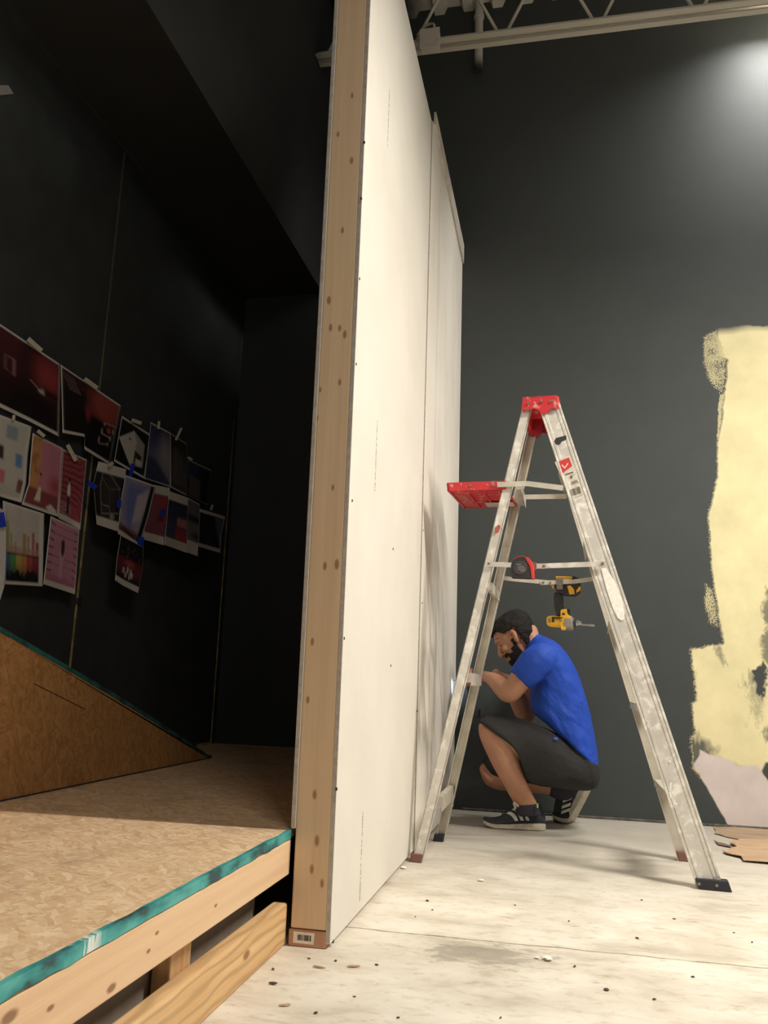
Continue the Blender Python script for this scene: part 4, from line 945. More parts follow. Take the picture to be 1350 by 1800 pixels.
# shoes
M_SHOE = m_noise('charcoal_mesh', lin(38, 42, 48), lin(56, 60, 66), 240, .8, bump=.3); M_SOLE = m_noise('worn_pale_sole', lin(196, 186, 168), lin(172, 160, 140), 40, .7); M_STRIPE = m_flat('pale_grey_stripe', lin(206, 206, 194), .6)
M_SOCK = m_flat('dark_sock', lin(52, 48, 58), .9); M_LIME = m_flat('lime_tab', lin(150, 190, 80), .6)
SH = [(-.02, .020, .060, .030), (0, .034, .110, .034), (.02, .040, .122, .034), (.06, .042, .114, .032), (.10, .043, .116, .030), (.135, .044, .112, .027), (.16, .046, .088, .025), (.19, .048, .070, .023), (.22, .049, .052, .022), (.26, .045, .042, .020), (.295, .034, .034, .017), (.312, .018, .026, .014)]
def shoe(path, lab, stripes, extra=None):
    """path(s)->(P, T, K, Wd): sole-bottom centre line frame"""
    def up(s): return np.array([np.interp(s, [q[0] for q in SH], [q[i] for q in SH]) for i in (1, 2, 3)])
    t = thing_part = None
    ss = [-.02, -.015, -.005]+list(np.linspace(.01, .29, 24))+[.30, .308, .312]
    R = []; Q = []
    for s in ss:
        P, T, K, Wd = path(s); w, h, st = up(s); toe = .018*max(0, (s-.24)/.07)**2
        ring = []
        for i in range(9):
            a = math.pi*i/8; ex = .45+.30*min(1, max(0, (s-.10)/.08)); ring.append(P + Wd*(w*.96*math.copysign(abs(math.cos(a))**ex, math.cos(a))) + K*(st*.8+toe+(h-st*.8)*abs(math.sin(a))**.85))
        ring += [P - Wd*(w*.6)+K*(st*.8+toe), P + Wd*(w*.6)+K*(st*.8+toe)]
        R.append(ring)
        o = w+.004 if s > -.015 else w+.001
        Q.append([P+Wd*o+K*(st+toe), P-Wd*o+K*(st+toe), P-Wd*(o*.98)+K*(.006+toe), P-Wd*(o*.8)+K*toe, P+Wd*(o*.8)+K*toe, P+Wd*(o*.98)+K*(.006+toe)])
    bm = bmesh.new(); rings(bm, R)
    if extra: extra(bm)
    up_o = obj('shoe', bm, M_SHOE, per, smooth=True, label=lab)
    bm = bmesh.new(); rings(bm, Q); obj('sole', bm, M_SOLE, up_o)
    # three slanted stripes on the outer side
    for s0 in stripes:
        bm = bmesh.new(); V = []
        def sp_(s, f, off):
            P, T, K, Wd = path(s); w, h, st = up(s); a = f*math.pi/2
            return P - Wd*((w*.96+off)*abs(math.cos(a))**(.45+.30*min(1, max(0, (s-.10)/.08)))) + K*(st*.8+(h-st*.8)*abs(math.sin(a))**.85+off*.5)
        n = 6; A = [sp_(s0+.046*i/n, .10+.60*i/n, .0022) for i in range(n+1)]; B = [sp_(s0+.017+.046*i/n, .10+.60*i/n, .0022) for i in range(n+1)]
        va = [bm.verts.new(p) for p in A]; vb = [bm.verts.new(p) for p in B]
        for i in range(n): bm.faces.new((va[i], va[i+1], vb[i+1], vb[i]))
        o = obj('stripe', bm, M_STRIPE, up_o); o.modifiers.new('t', 'SOLIDIFY').thickness = .0015
    for i in range(4):
        s = .150+.018*i; P, T, K, Wd = path(s); w, h, st = up(s); bm = bmesh.new()
        limb(bm, [(P+Wd*.022+K*(h*.93), .003), (P+K*(h+.003)+T*.006, .003), (P-Wd*.022+K*(h*.93), .003)], n=6, k=3); obj('lace', bm, M_SHOE, up_o, smooth=True)
    return up_o
hL = atz(958, 1462, 0); tL = atz(850, 1456, 0)
TLd = (tL-hL); TLd.z = 0; lenL = TLd.length; TLd.normalize(); scL = lenL/.325
WL = Vector((0, 0, 1)).cross(TLd)                      # away from viewer side
WL = WL if WL.y > 0 else -WL
cL = hL + WL*.040
def pathL(s): return (cL + TLd*((s+.015)*scL), TLd, Vector((0, 0, 1)), WL)
shL = shoe(pathL, 'near shoe flat on the floor with pale sole', (.066, .096, .126))
bm = bmesh.new(); loft(bm, [(902, 1415, 945, 1412, 4.028, .036), (906, 1424, 948, 1422, 4.034, .036), (912, 1434, 950, 1433, 4.04, .034)], 3); obj('sock', bm, M_SOCK, shL, smooth=True)
bm = bmesh.new(); box(bm, (-.004, -.003, -.009), (.004, .003, .009), Matrix.Translation(at(945, 1416, 3.992))); obj('heel_tab', bm, M_LIME, shL)
bm = bmesh.new(); q = at(906, 1414, 3.985); limb(bm, [(q+Vector((0, 0, -.015)), .005), (q+Vector((-.006, 0, .006)), .006), (q+Vector((.012, -.01, -.006)), .004)], n=8, k=3); obj('tongue_loop', bm, M_SOLE, shL, smooth=True)
# far shoe: up on its toes, sole turned to the viewer's right
BR = at(1007, 1445, 4.36); BR.z = max(.012, BR.z); HR_ = at(1041, 1379, 4.385)
def pathR(s):
    Th = (BR-HR_).normalized(); Tt = Vector((-.97, -.12, 0)).normalized(); f = (s+.02)/.20
    Kh = Vector((-.94, .28, .22)); Kh = (Kh-Th*Kh.dot(Th)).normalized()
    P = HR_.lerp(BR, min(1, f))
    a = min(1, max(0, (s-.15)/.07)); T = (Th*(1-a)+Tt*a).normalized(); K = (Kh*(1-a)+Vector((0, .1, 1))*a); K = (K-T*K.dot(T)).normalized()
    if s > .18: P = P + Tt*((s-.18)*.72) - Vector((0, 0, BR.z-.002))*min(1, (s-.18)/.03)
    Wd = T.cross(K); Wd = Wd if Wd.y > 0 else -Wd
    return (P, T, K, Wd)
shR = shoe(pathR, 'far shoe tipped up on its toes', (), lambda bm: limb(bm, [(at(993, 1398, 4.378), .042), (at(990, 1418, 4.376), .044), (at(985, 1436, 4.374), .038)], n=18, k=4))
for Q_ in ([(990, 1405.6), (1004.7, 1399.4), (1004.7, 1404.9), (989, 1411)], [(988, 1416.4), (1003.8, 1410.8), (1002.6, 1416.4), (987, 1422)], [(987, 1426), (1002, 1420.4), (1001, 1425.8), (986.2, 1431.2)]):
    bm = bmesh.new(); prism(bm, [at(a, b, 4.326) for a, b in Q_], (0, .012, 0)); obj('stripe', bm, M_STRIPE, shR)
bm = bmesh.new(); limb(bm, [(at(972, 1384, 4.328), .044), (at(988, 1390, 4.348), .047), (at(1002, 1398, 4.37), .042)], n=18, k=3); obj('sock', bm, M_SOCK, shR, smooth=True)

# driver with a lit work lamp, held against the partition
DV = thing('screw_gun', 'dark cordless driver with lit work lamp held against the partition', 'power tool', tuple(T1))
bm = bmesh.new(); rings(bm, [ellring(T1+TD*d, TS*r, TU*r, 18) for d, r in ((-.09, .014), (-.085, .024), (-.03, .028), (.04, .028), (.06, .022), (.062, .018))]); obj('motor_housing', bm, M_BLKP, DV)
bm = bmesh.new(); L = (TIP-T1).length; rings(bm, [ellring(T1+TD*d, TS*r, TU*r, 14) for d, r in ((.060, .014), (.10, .013), (.102, .005), (L-.02, .004), (L-.001, .002))]); obj('chuck', bm, M_STEEL, DV, label='steel chuck and bit')
bm = bmesh.new(); bar(bm, T1-TD*.02-TU*.02, T1-TD*.05-TU*.15, .034, .03, TS, .006); obj('grip', bm, m_flat('black_grip', lin(42, 42, 44), .8), DV)
bm = bmesh.new(); box(bm, (-.034, -.035, -.022), (.034, .035, .022), Matrix.Translation(T1-TD*.05-TU*.165), .006); obj('battery', bm, M_BLKP, DV)
bm = bmesh.new(); q = T1+TD*.063-TU*.014; cyl(bm, q, q+TD*.004, .006, n=12); obj('work_lamp', bm, m_emit('lit_white_led', (.75, .85, 1.0), 30), DV)
l = bpy.data.lights.new('work_lamp_beam', 'SPOT'); l.energy = 2.2; l.color = (.55, .70, 1.0); l.spot_size = math.radians(80); l.spot_blend = .6; l.shadow_soft_size = .006
lo = bpy.data.objects.new('work_lamp_beam', l); COL.objects.link(lo); lo.location = T1+TD*.072-TU*.014; lo.rotation_euler = TD.to_track_quat('-Z', 'Y').to_euler()

# =================================================================== PRINTS ON THE LEFT WALL
GN, GM = 40, 52
VV, UU = np.meshgrid(np.linspace(0, 1, GM+1), np.linspace(0, 1, GN+1), indexing='ij')   # v down, u right
def C(*a): return np.array(lin(*a))
def base(c): return np.tile(C(*c), (GM+1, GN+1, 1))
def put(I, m, c): m = m[..., None]; return I*(1-m)+C(*c)*m
def rect(u0, u1, v0, v1, s=.015): return np.clip((UU-u0)/s+.5, 0, 1)*np.clip((u1-UU)/s+.5, 0, 1)*np.clip((VV-v0)/s+.5, 0, 1)*np.clip((v1-VV)/s+.5, 0, 1)
def blob(u, v, a, b, s=.3): return np.clip((1-np.sqrt(((UU-u)/a)**2+((VV-v)/b)**2))/s, 0, 1)
def pol(P, s=.012): return np.clip(polydist(UU, VV, P)/s+.5, 0, 1)
def line(P, w=.012):
    m = np.zeros(UU.shape)
    for (x1, y1), (x2, y2) in zip(P[:-1], P[1:]):
        dx, dy = x2-x1, y2-y1; t = np.clip(((UU-x1)*dx+(VV-y1)*dy)/(dx*dx+dy*dy+1e-9), 0, 1); m = np.maximum(m, np.clip(1.5-np.hypot(UU-x1-t*dx, VV-y1-t*dy)/w, 0, 1))
    return m
def gradv(c1, c2): return C(*c1)[None, None]*(1-VV[..., None])+C(*c2)[None, None]*VV[..., None]
def gradu(c1, c2): return C(*c1)[None, None]*(1-UU[..., None])+C(*c2)[None, None]*UU[..., None]
def margin(I, l, r, t, b, c=(222, 214, 200)):
    m = rect(l, 1-r, t, 1-b, .012)[..., None]; return C(*c)*(1-m)+I*m
def nz2(s, seed): return vnoise(UU, VV, s, seed)
def person_fig(I, u, v, h, top, bottom, skirt=False):
    I = put(I, blob(u, v+h*.36, h*.16, h*.25, .3), top); I = put(I, pol([(u-h*.09, v+h*.5), (u+h*.09, v+h*.5), (u+h*(.22 if skirt else .09), v+h), (u-h*(.22 if skirt else .08), v+h)], .02), bottom)
    I = put(I, blob(u, v+h*.10, h*.09, h*.09, .4), (190, 140, 120)); return put(I, blob(u, v+h*.05, h*.10, h*.07, .4), (50, 34, 32))
def im_red1():
    I = gradv((92, 32, 36), (28, 18, 18)); I = put(I, blob(.90, .28, .22, .34, .8), (164, 38, 36)); I = put(I, rect(.66, .78, 0, 1, .1)*.7, (44, 26, 26)); I = put(I, rect(.5, 1, .55, 1, .25)*.8, (26, 18, 18))
    I = put(I, line([(.53, .32), (.60, .33), (.60, .52), (.53, .50), (.53, .32)], .005), (150, 96, 92)); I = put(I, line([(.74, .46), (.80, .50)], .008), (190, 110, 100)); I = put(I, blob(.845, .52, .012, .05, .4), (190, 190, 196)); I = put(I, blob(.825, .53, .008, .03, .4), (170, 170, 176)); I = put(I, rect(.86, 1, .46, .54, .05)*.8, (22, 16, 16))
    return margin(I, .01, .012, .03, .05)
def im_red2():
    I = gradv((70, 36, 28), (20, 18, 18)); I = put(I, blob(.78, .15, .38, .45, .6), (168, 58, 40)); I = put(I, blob(.50, .45, .18, .16, .7), (150, 30, 34)); I = put(I, rect(.55, 1, .42, 1, .08), (24, 16, 18)); I = put(I, rect(0, .42, .25, .8, .1)*.7, (22, 20, 20))
    for i in range(4): I = put(I, line([(.05+i*.05, .10), (.16+i*.05, .30)], .006), (140, 120, 110))
    I = put(I, line([(.80, .42), (.97, .38), (.90, .72), (.74, .78), (.80, .42)], .007), (190, 150, 140)); I = put(I, line([(.80, .60), (.93, .60)], .007), (190, 150, 140)); I = put(I, blob(.88, .5, .04, .06, .5), (190, 60, 60))
    return margin(I, .02, .02, .03, .05)
def im_swatch():
    I = base((206, 200, 184)); I = put(I, rect(.0, .32, .0, .16, .03), (214, 160, 70))
    for u0, v0, c in ((.58, .08, (150, 164, 170)), (.36, .36, (66, 56, 42)), (.78, .40, (96, 140, 200)), (.40, .66, (224, 110, 116)), (.84, .72, (130, 70, 56))):
        I = put(I, rect(u0, u0+(.2 if u0 < .7 else .12), v0, v0+.17, .03), c)
    return margin(put(I, rect(0, 1, .86, 1, .2)*.4, (170, 150, 120)), .02, .06, .03, .04)
def im_wall_woman():
    I = gradu((226, 150, 40), (206, 120, 132)); I = put(I, pol([(.32, -.1), (1.1, -.1), (1.1, .72), (.42, .72)], .10), (210, 118, 140)); I = put(I, (nz2(14, 2) > .6)*rect(0, .3, 0, .6, .1)*.5, (160, 100, 30)); I = put(I, blob(.85, .60, .35, .2, .8), (190, 60, 70)); I = put(I, rect(-.1, 1.1, .72, 1.1, .04), (150, 62, 62)); I = put(I, pol([(.62, .92), (.75, .86), (.93, .93), (.85, 1.02)]), (226, 206, 196))
    return margin(person_fig(I, .36, .48, .40, (206, 120, 130), (230, 218, 170), True), .03, .05, .02, .04)
def im_stripes():
    I = base((176, 66, 76))
    for i in range(9): I = put(I, line([(0, .06+i*.08), (.55, .02+i*.085), (.75, .03+i*.085), (1, -.15+i*.13)], .012), (120, 30, 40))
    I = put(I, rect(0, .5, .74, 1, .1)*.6, (206, 150, 150)); 
    for i in range(4): I = put(I, line([(0, .78+i*.06), (.5, .84+i*.05)], .008), (140, 60, 66))
    I = person_fig(I, .36, .36, .52, (232, 224, 214), (40, 44, 70)); return margin(I, .02, .03, .02, .09)
def im_pencils():
    I = base((212, 200, 190)); I = I*(1-.10*(np.sin(UU*90) > 0)[..., None]*(VV < .45)[..., None])
    for u, v, c, w in ((.12, .22, (170, 170, 70), .06), (.06, .34, (160, 165, 80), .06), (.20, .36, (180, 170, 80), .05), (.30, .46, (200, 160, 130), .06), (.52, .34, (190, 150, 80), .08), (.62, .36, (200, 150, 80), .05), (.74, .30, (190, 90, 70), .06), (.84, .42, (150, 60, 60), .07), (.93, .40, (130, 50, 56), .08)):
        I = put(I, rect(u-w/2, u+w/2, v, .60, .02), c)
    I = put(I, rect(0, 1, .52, .60, .02)*.7, (196, 140, 120)); I = put(I, rect(0, 1, .60, 1, .02), (30, 26, 28))
    for i in range(22):
        u = i/22; c = [(60, 130, 170), (110, 170, 80), (220, 190, 60), (226, 150, 60), (206, 70, 60), (170, 40, 60), (120, 30, 60)][min(6, int(u*7))]
        I = put(I, rect(u, u+.04, .62, .78+.12*random.random(), .03)*np.clip((.95-VV)/.25, 0, 1), c)
    return margin(I, .05, .12, .03, .04)
def im_pink2():
    I = base((206, 130, 156))
    for i in range(7): I = put(I, line([(.0, .06+i*.12), (.18, .10+i*.11)], .012), (120, 40, 60)); I = put(I, line([(.84, .10+i*.11), (1, .08+i*.12)], .010), (130, 46, 66)); I = put(I, line([(.18, .10+i*.11), (.84, .10+i*.11)], .005), (180, 100, 130))
    I = put(I, rect(0, 1, .82, 1, .06), (196, 104, 134)); I = person_fig(I, .48, .28, .56, (216, 160, 170), (214, 156, 168)); I = put(I, blob(.50, .38, .07, .16, .4), (80, 40, 44))
    return margin(I, .03, .04, .02, .08)
def im_house():
    I = base((26, 25, 25)); I = put(I, pol([(.02, .46), (.45, .14), (.58, .34), (.58, .98), (.40, .82)]), (206, 200, 182)); I = put(I, pol([(.45, .14), (.84, .30), (.86, .80), (.56, .86), (.58, .34)]), (160, 154, 142)); I = put(I, pol([(.56, .52), (.78, .58), (.78, .80), (.56, .80)]), (50, 46, 42)); I = put(I, rect(.62, .80, .68, .80, .03), (200, 196, 186)); I = put(I, blob(.36, .36, .05, .03, .4), (90, 84, 76))
    return margin(I, .012, .05, .04, .05)
def im_blue(a=(40, 44, 84), b=(136, 130, 150), cc=(56, 60, 96)):
    I = gradv(a, b); I = put(I, blob(.75, .45, .5, .45, .8), (150, 140, 152)); I = put(I, pol([(-.1, .55), (.4, .6), (1.1, 1.0), (1.1, 1.1), (-.1, 1.1)], .1), cc); I = put(I, blob(.2, .2, .4, .3, .9), (60, 64, 120)); return margin(I, .015, .03, .02, .02)
def im_greyroom():
    I = gradv((36, 35, 36), (96, 88, 88)); I = put(I, rect(.1, .8, .3, .6, .3)*.6, (96, 86, 86)); I = put(I, rect(0, 1, .86, 1, .1)*.7, (50, 46, 52)); I = put(I, rect(.3, .36, .2, .9, .05)*.6, (120, 100, 96)); return margin(I, .015, .02, .015, .02)
def im_dark3():
    I = base((40, 38, 40)); I = put(I, pol([(-.1, -.1), (.6, .15), (.1, .55), (-.1, .5)], .05), (40, 50, 100)); I = put(I, rect(.1, .62, .4, .95, .08)*.7, (110, 100, 92)); I = put(I, rect(.68, .95, .1, .95, .1), (24, 23, 24)); return margin(I, .0, .02, .05, .02, (150, 144, 132))
def im_wire():
    I = base((40, 39, 36)); I = put(I, rect(.2, .8, .2, .8, .2)*.5, (76, 72, 66))
    P = [(.22, .80), (.22, .20), (.30, .06), (.86, .34), (.86, .72), (.22, .80)]
    I = put(I, line(P, .010), (140, 132, 122)); I = put(I, line([(.22, .22), (.52, .38), (.86, .34)], .008), (120, 112, 104)); I = put(I, line([(.22, .64), (.5, .66), (.62, .82)], .008), (150, 140, 126)); I = put(I, line([(.52, .38), (.52, .66)], .006), (110, 104, 96)); I = put(I, blob(.62, .80, .12, .06, .6), (160, 150, 136)); return margin(I, .0, .03, .15, .15)
def im_bluelight():
    I = base((170, 156, 176)); I = put(I, pol([(.1, .1), (.9, .08), (.45, .85), (.2, .7)], .2), (106, 120, 196)); I = put(I, pol([(.5, .25), (.9, .05), (.75, .6), (.5, .7)], .08), (206, 190, 200)); I = put(I, rect(0, 1, .80, 1, .08), (120, 62, 60)); I = put(I, pol([(.86, -.1), (1.1, -.1), (1.1, 1.1), (.80, 1.1)], .02), (30, 28, 32)); I = put(I, line([(.2, .84), (.7, .90)], .015), (60, 34, 34)); return margin(I, .015, .04, .03, .09)
def im_pinkred():
    I = gradv((176, 62, 76), (150, 80, 86)); I = put(I, blob(.7, .3, .3, .4, .8), (190, 36, 60)); I = put(I, (nz2(20, 5) > .62)*.4, (120, 60, 70)); return margin(I, .02, .03, .15, .14)
def im_redbox():
    I = gradv((26, 34, 70), (90, 84, 92)); I = put(I, rect(.50, .95, .42, .58, .05), (196, 110, 116)); I = put(I, rect(.45, .98, .62, .88, .06), (176, 50, 56)); I = put(I, rect(0, .42, .55, .9, .1)*.8, (70, 76, 104)); return margin(I, .01, .02, .15, .16)
def im_grey2():
    I = gradv((110, 104, 104), (130, 122, 118)); I = put(I, rect(0, 1, .28, .40, .08), (44, 44, 56)); I = put(I, blob(.7, .65, .5, .1, .8), (60, 52, 54)); return margin(I, .0, .02, .02, .24)
def im_nightblue():
    I = base((30, 30, 40)); I = put(I, pol([(.6, .1), (1.1, .1), (1.1, .7), (.95, .8)], .08), (86, 100, 140)); I = put(I, rect(.2, .7, .5, .9, .2)*.6, (70, 40, 44)); return margin(I, .0, .03, .08, .10)
def im_crowd():
    I = gradv((20, 18, 20), (60, 30, 32)); I = put(I, rect(.02, .98, .42, .75, .10), (120, 36, 40)); I = put(I, blob(.5, .5, .25, .10, .8), (190, 70, 66))
    for u, v in ((.30, .62), (.46, .58), (.58, .60), (.64, .66), (.40, .70), (.55, .72)): I = put(I, rect(u-.03, u+.03, v, v+.12, .03), (220, 214, 210))
    I = put(I, (nz2(26, 8) > .72)*rect(.1, .9, .1, .4, .1)*.7, (110, 90, 90)); I = put(I, rect(0, 1, .82, 1, .08), (30, 20, 24)); return margin(I, .015, .02, .0, .13)
def im_blank(): return base((222, 216, 206))
PCNT = [0]
M_PRINT = m_attr('printed_paper', .6, spec=.3)
M_MASK = m_flat('masking_tape', lin(206, 198, 176), .7); M_BTAPE = m_flat('blue_painters_tape', lin(36, 64, 190), .6)
def polyline(P, t):
    P = [Vector((a, b)) for a, b in P]; L = [0]
    for a, b in zip(P[:-1], P[1:]): L.append(L[-1]+(b-a).length)
    d = t*L[-1]
    for i in range(len(P)-1):
        if d <= L[i+1] or i == len(P)-2:
            f = (d-L[i])/max(1e-6, L[i+1]-L[i]); return P[i].lerp(P[i+1], f)
def paper(label, img, top, bot, left=None, right=None, lift=.012, curl=.02, tapes=(), name='photo_print', off=None):
    """Coons patch between its four drawn edges, hung on the left wall"""
    PCNT[0] += 1
    left = left or [top[0], bot[0]]; right = right or [top[-1], bot[-1]]
    x0 = XL + (off if off is not None else .004 + .0055*PCNT[0]); V = []; seed = PCNT[0]*3.1
    for j in range(GM+1):
        v = j/GM
        for i in range(GN+1):
            u = i/GN
            t, b, l, r = polyline(top, u), polyline(bot, u), polyline(left, v), polyline(right, v)
            c = t*(1-v)+b*v+l*(1-u)+r*u-(Vector(top[0])*(1-u)*(1-v)+Vector(top[-1])*u*(1-v)+Vector(bot[0])*(1-u)*v+Vector(bot[-1])*u*v)
            bend = lift*.25 + curl*.6*(v**2)*(.5+.5*math.sin(u*3.1+seed)) + .003*noise.noise(Vector((u*2.2, v*2.2, seed)))+.006*abs(u-.5)**2*4*v
            V.append(atx(c.x, c.y, x0+max(0, bend)))
    F = [(j*(GN+1)+i, j*(GN+1)+i+1, (j+1)*(GN+1)+i+1, (j+1)*(GN+1)+i) for j in range(GM) for i in range(GN)]
    me = bpy.data.meshes.new(name); me.from_pydata([tuple(p) for p in V], [], F)
    I = img(); g = I.mean(axis=2, keepdims=True); I = (I*.78+g*.22)*.85; I = I*(1+.10*(nz2(60, PCNT[0])-.5))[..., None]
    ca = me.color_attributes.new('Col', 'FLOAT_COLOR', 'POINT'); ca.data.foreach_set('color', np.concatenate([I.reshape(-1, 3), np.ones(((GN+1)*(GM+1), 1))], 1).astype(np.float32).ravel())
    o = finish(name, me, M_PRINT, origin=tuple(V[(GM//2)*(GN+1)+GN//2]), smooth=True); o.modifiers.new('paper', 'SOLIDIFY').thickness = .0004
    tag(o, label, 'photo print', 'prints taped to the black wall')
    for tp, m in tapes:
        bm = bmesh.new(); xt = x0+.016
        prism(bm, [atx(a, b, xt) for a, b in tp], (.0008, 0, 0)); obj('tape_strip', bm, m, o)
    return o
def q4(cx, cy, w, h, ang):
    a = math.radians(ang); c, s = math.cos(a), math.sin(a); return [(cx+x*c-y*s, cy+x*s+y*c) for x, y in ((-w/2, -h/2), (w/2, -h/2), (w/2, h/2), (-w/2, h/2))]
MK, BT = M_MASK, M_BTAPE
paper('large red print of dark room at the left end of the top row', im_red1, [(-100, 512), (0, 569), (107, 641)], [(-100, 664), (0, 716), (50, 740), (104, 768)], tapes=[(q4(61, 606, 32, 8, 42), MK)])
paper('large red print with pale slanted lines, second in the top row', im_red2, [(107, 641), (213, 713)], [(110, 761), (149, 768), (148, 790), (193, 818)], tapes=[(q4(160, 674, 28, 7, 36), MK)])
paper('pale print of coloured square swatches below the red prints', im_swatch, [(-45, 710), (0, 729), (56, 750)], [(-50, 862), (0, 873), (38, 884)], right=[(56, 750), (49, 800), (46, 850), (38, 884)], tapes=[(q4(24, 734, 5, 9, 5), MK)])
paper('print of woman in long skirt by yellow and pink wall', im_wall_woman, [(57.5, 761), (111, 788)], [(38, 887), (103, 909)], left=[(57.5, 761), (54, 800), (50, 850), (38, 887)], tapes=[(q4(72, 762, 16, 6, 40), MK)])
paper('print of woman in white top before dark pink stripes', im_stripes, [(111, 789), (153, 808)], [(103, 911), (141, 932)], tapes=[(q4(126, 796, 7, 32, -28), MK)])
paper('print of coloured pencils in a row, lowest at left', im_pencils, [(5, 880), (78, 903)], [(6, 1027), (75, 1031)], curl=.012)
paper('pink print of long haired woman, beside the brass seam', im_pink2, [(89, 907), (140, 931)], [(76, 1027), (132, 1045)], curl=.012)
paper('print of white angular model house on black', im_house, [(214.5, 731), (266.5, 765)], [(200.5, 811), (255, 843)], tapes=[(q4(240, 741, 18, 6, 20), MK), (q4(231, 828, 7, 27, 12), BT)])
paper('blue grey print right of the white model house', im_blue, [(265, 742), (300, 761)], [(254, 842), (300, 857)], tapes=[(q4(279, 747, 4, 14, 5), MK)])
paper('dim brown grey print hung by a long tape strip', im_greyroom, [(299.5, 761), (328, 780)], [(300, 857), (327, 871)], tapes=[(q4(314, 763, 4, 24, 25), MK)])
paper('dark print with blue corner at right end of upper row', im_dark3, [(331, 807), (372, 826)], [(327, 871), (365, 888)], right=[(372, 826), (366, 850), (365, 888)], tapes=[(q4(334, 806, 9, 4, 30), MK)])
paper('curled print of wire frame cube with white bands', im_wire, [(173, 811), (222, 825)], [(170, 922), (212, 936)], left=[(173, 811), (164, 850), (170, 922)], tapes=[(q4(162, 853, 17, 9, 35), BT), (q4(195, 816, 10, 6, -40), MK)])
paper('print of pink and red haze, second in the lower middle row', im_pinkred, [(270, 852), (299, 858)], [(250, 948), (289, 959)])
paper('large print of pale blue light, tilted, with blue tape', im_bluelight, [(221, 835), (274, 854)], [(207, 938), (250, 966)], left=[(221, 835), (212, 880), (207, 938)], right=[(274, 854), (262, 905), (246, 957), (250, 966)], tapes=[(q4(247, 957, 11, 26, 3), BT), (q4(209, 886, 7, 14, 5), BT)])
paper('print of red box below dark blue sky', im_redbox, [(297, 863), (331, 875)], [(289, 958), (328, 972)], tapes=[(q4(286, 901, 9, 12, 30), BT)])
paper('narrow grey print with one dark band, overlapped at left', im_grey2, [(331, 875), (351, 886)], [(328, 971), (348, 978)])
paper('near black print with blue wedge at far right end', im_nightblue, [(351, 894), (396, 908)], [(349, 961), (387, 972)], right=[(396, 908), (389, 940), (387, 972)], tapes=[(q4(372, 892, 4, 10, 15), MK)])
paper('dark red print of white figures hanging lowest of all', im_crowd, [(212, 941), (252, 962)], [(202, 1020), (217, 1030), (243, 1043)], left=[(212, 941), (205, 985), (202, 1020)], right=[(252, 962), (251, 1000), (243, 1043)], curl=.01)
paper('blank sheet curling away at the left edge of the photo', im_blank, [(-90, 880), (0, 893), (11, 900)], [(-90, 1090), (-30, 1078), (0, 1056)], right=[(11, 900), (12, 960), (10, 1005), (8, 1030), (0, 1056)], tapes=[(q4(2, 914, 14, 26, -10), BT)], curl=.03, off=.075, name='paper_sheet')
P_ = [atx(a, b, XL+.004) for a, b in ((-16, 150), (14, 150), (23, 165), (-12, 169))]; bm = bmesh.new(); prism(bm, P_, (.002, 0, 0))
tag(obj('tape_scrap', bm, m_flat('pale_tape', lin(150, 144, 136), .7), origin=tuple(P_[0])), 'pale scrap of tape high on the black wall at the left edge', 'tape')
# small black clip on the brass seam
q = Vector((XL+.008, 3.044, atx(134, 1056, XL).z)); bm = bmesh.new(); box(bm, (XL+.003, 3.034, q.z-.012), (XL+.014, 3.062, q.z+.012), bev=.003)
tag(obj('clip', bm, M_BLKP, origin=tuple(q)), 'small black clip on the brass seam under the pink print', 'clip')

# =================================================================== FLOOR CLUTTER
k = NT('kraft_paper'); n1 = k.noise(k.mapping(k.pos(), sc=(1, 4, 1)), 6, 4); k.color(k.ramp(n1, [(.35, lin(168, 138, 108)), (.65, lin(186, 156, 124))])); k.rough(.75); M_KRAFT = k.m
k = NT('grey_kraft_paper'); n1 = k.noise(k.mapping(k.pos(), sc=(1, 4, 1)), 6, 4); k.color(k.ramp(n1, [(.35, lin(140, 118, 96)), (.65, lin(162, 138, 112))])); k.rough(.8); M_KRAFT2 = k.m
def sheet_floor(name, pts, z, th, mat, label, ruck=.006, group=None):
    P = [atz(a, b, z) for a, b in pts]
    bm = bmesh.new(); prism(bm, [p for p in P], (0, 0, th))
    bmesh.ops.triangulate(bm, faces=bm.faces[:]); bmesh.ops.subdivide_edges(bm, edges=bm.edges[:], cuts=2, use_grid_fill=True)
    for v in bm.verts: v.co.z += ruck*(.5+.5*noise.noise(Vector((v.co.x*9, v.co.y*14, 2)))) + ruck*.4*noise.noise(Vector((v.co.x*30, v.co.y*30, 5)))
    o = obj(name, bm, mat, origin=tuple(P[0])); tag(o, label, 'paper', group); return o
sheet_floor('masking_paper', [(1254, 1455), (1258, 1462), (1256, 1466), (1264, 1468), (1280, 1473), (1310, 1478), (1460, 1484), (1460, 1464), (1290, 1455)], .001, .002, M_KRAFT2, 'grey brown masking paper lying along the wall foot', .004)
sheet_floor('masking_paper', [(1283, 1484), (1296, 1490), (1270, 1498), (1278, 1502), (1303, 1508), (1307, 1514), (1350, 1518), (1480, 1524), (1480, 1482), (1300, 1477), (1288, 1481)], .004, .003, M_KRAFT, 'lighter brown torn masking paper on the floor in front', .008)
sheet_floor('paper_scrap', [(1255, 1478), (1262, 1482), (1280, 1487), (1293, 1492), (1275, 1489), (1262, 1486)], .001, .002, m_flat('dark_paper', lin(110, 90, 80), .8), 'dark torn paper sliver left of the masking paper', .006)
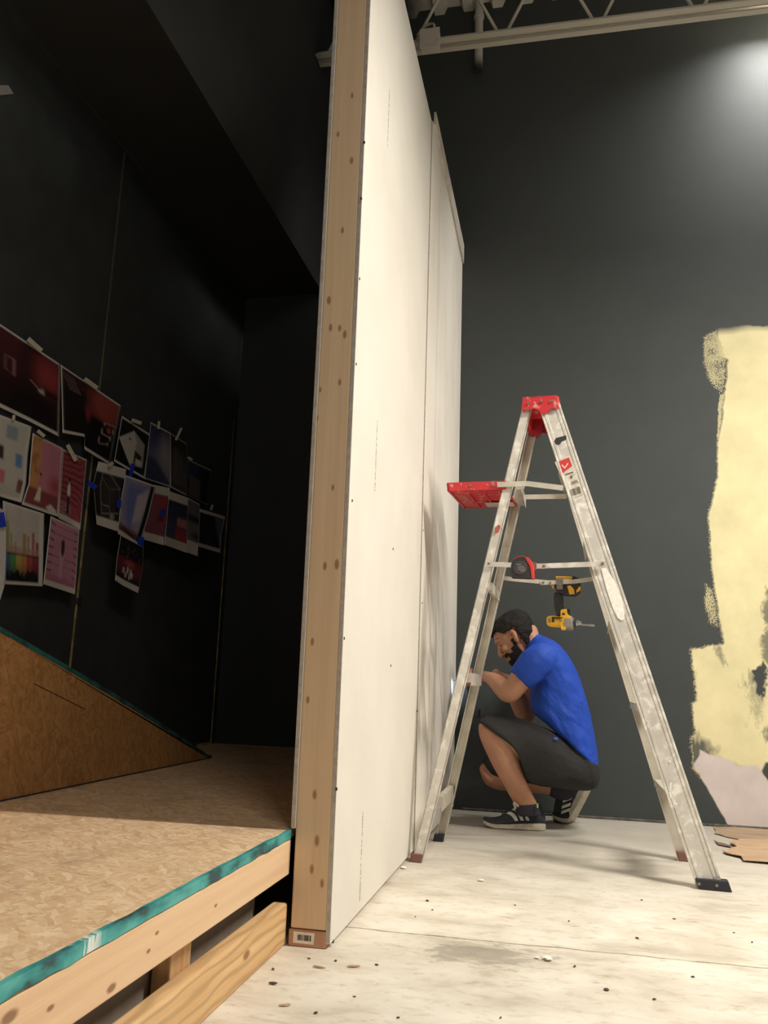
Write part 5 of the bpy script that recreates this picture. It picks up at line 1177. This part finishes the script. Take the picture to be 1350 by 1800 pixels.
# debris
def scrap(name, P, r, mat, label, flat=.35, el=1.0, ang=0.0, group=None):
    b = bmesh.new(); bmesh.ops.create_icosphere(b, subdivisions=2, radius=1)
    ca_, sa_ = math.cos(ang), math.sin(ang)
    for v in b.verts:
        n_ = 1+.5*noise.noise(v.co*1.7+Vector((P.x*37, P.y*31, 0)))
        x, y, z = v.co.x*r*el*n_, v.co.y*r/el**.5*n_, v.co.z*r*flat*n_
        v.co = Vector((P.x+x*ca_-y*sa_, P.y+x*sa_+y*ca_, r*flat*1.05+z))
    zmin = min(v.co.z for v in b.verts)
    for v in b.verts: v.co.z -= zmin-.0003
    o = obj(name, b, mat, origin=(P.x, P.y, 0)); tag(o, label, 'debris', group); return o
M_CHIP = m_flat('white_chip', lin(236, 230, 216), .8); M_SLIV = m_flat('wood_sliver', lin(186, 158, 124), .8); M_GRIT = m_flat('dark_grit', lin(84, 72, 60), .9)
scrap('paint_chip', atz(709, 1527, 0), .012, M_CHIP, 'white chip at the partition foot by the ladder foot')
scrap('paint_chip', atz(963, 1688, 0), .012, M_CHIP, 'largest white chip on the open floor near the dark patch')
scrap('paint_chip', atz(845, 1549, 0), .010, M_CHIP, 'white chip on the floor between partition and ladder')
scrap('paint_chip', atz(944, 1685, 0), .006, M_CHIP, 'small white chip left of the largest chip')
scrap('wood_sliver', atz(560, 1702, 0), .005, M_SLIV, 'thin wood sliver just in front of the stud foot', .5, 3.0, -.2)
scrap('wood_sliver', atz(622, 1701, 0), .005, M_SLIV, 'bent wood sliver in front of the drywall corner', .5, 3.2, .35)
scrap('wood_sliver', atz(480, 1731, 0), .005, M_GRIT, 'dark sliver beside the sill beam', .5, 2.0, .1)
scrap('wood_sliver', atz(501, 1769, 0), .005, M_SLIV, 'wood sliver lowest in the photo beside the sill beam', .5, 2.4, .5)
scrap('paint_chip', atz(1066, 1741, 0), .006, M_GRIT, 'dark pebble on the floor right of the dark patch')
scrap('paint_chip', atz(1218, 1718, 0), .004, M_GRIT, 'tiny black speck on the bright floor at right')
scrap('paint_chip', atz(751, 1584, 0), .005, M_GRIT, 'dark speck on floor near the drywall')
LAB = 'tiny crumb of dirt scattered on the bright foreground floor'
for px, py in ((700, 1790), (623, 1753), (555, 1782), (730, 1612), (760, 1600), (1120, 1650), (1185, 1616), (1010, 1700), (1322, 1657), (880, 1790), (1290, 1640), (662, 1697), (590, 1690), (543, 1686), (1150, 1758), (1000, 1620), (905, 1592), (480, 1705), (1128, 1583)):
    scrap('dirt_crumb', atz(px, py, 0), random.uniform(.002, .004), M_GRIT, LAB, .5, random.uniform(1, 2), random.uniform(0, 3), 'dirt crumbs on the floor')
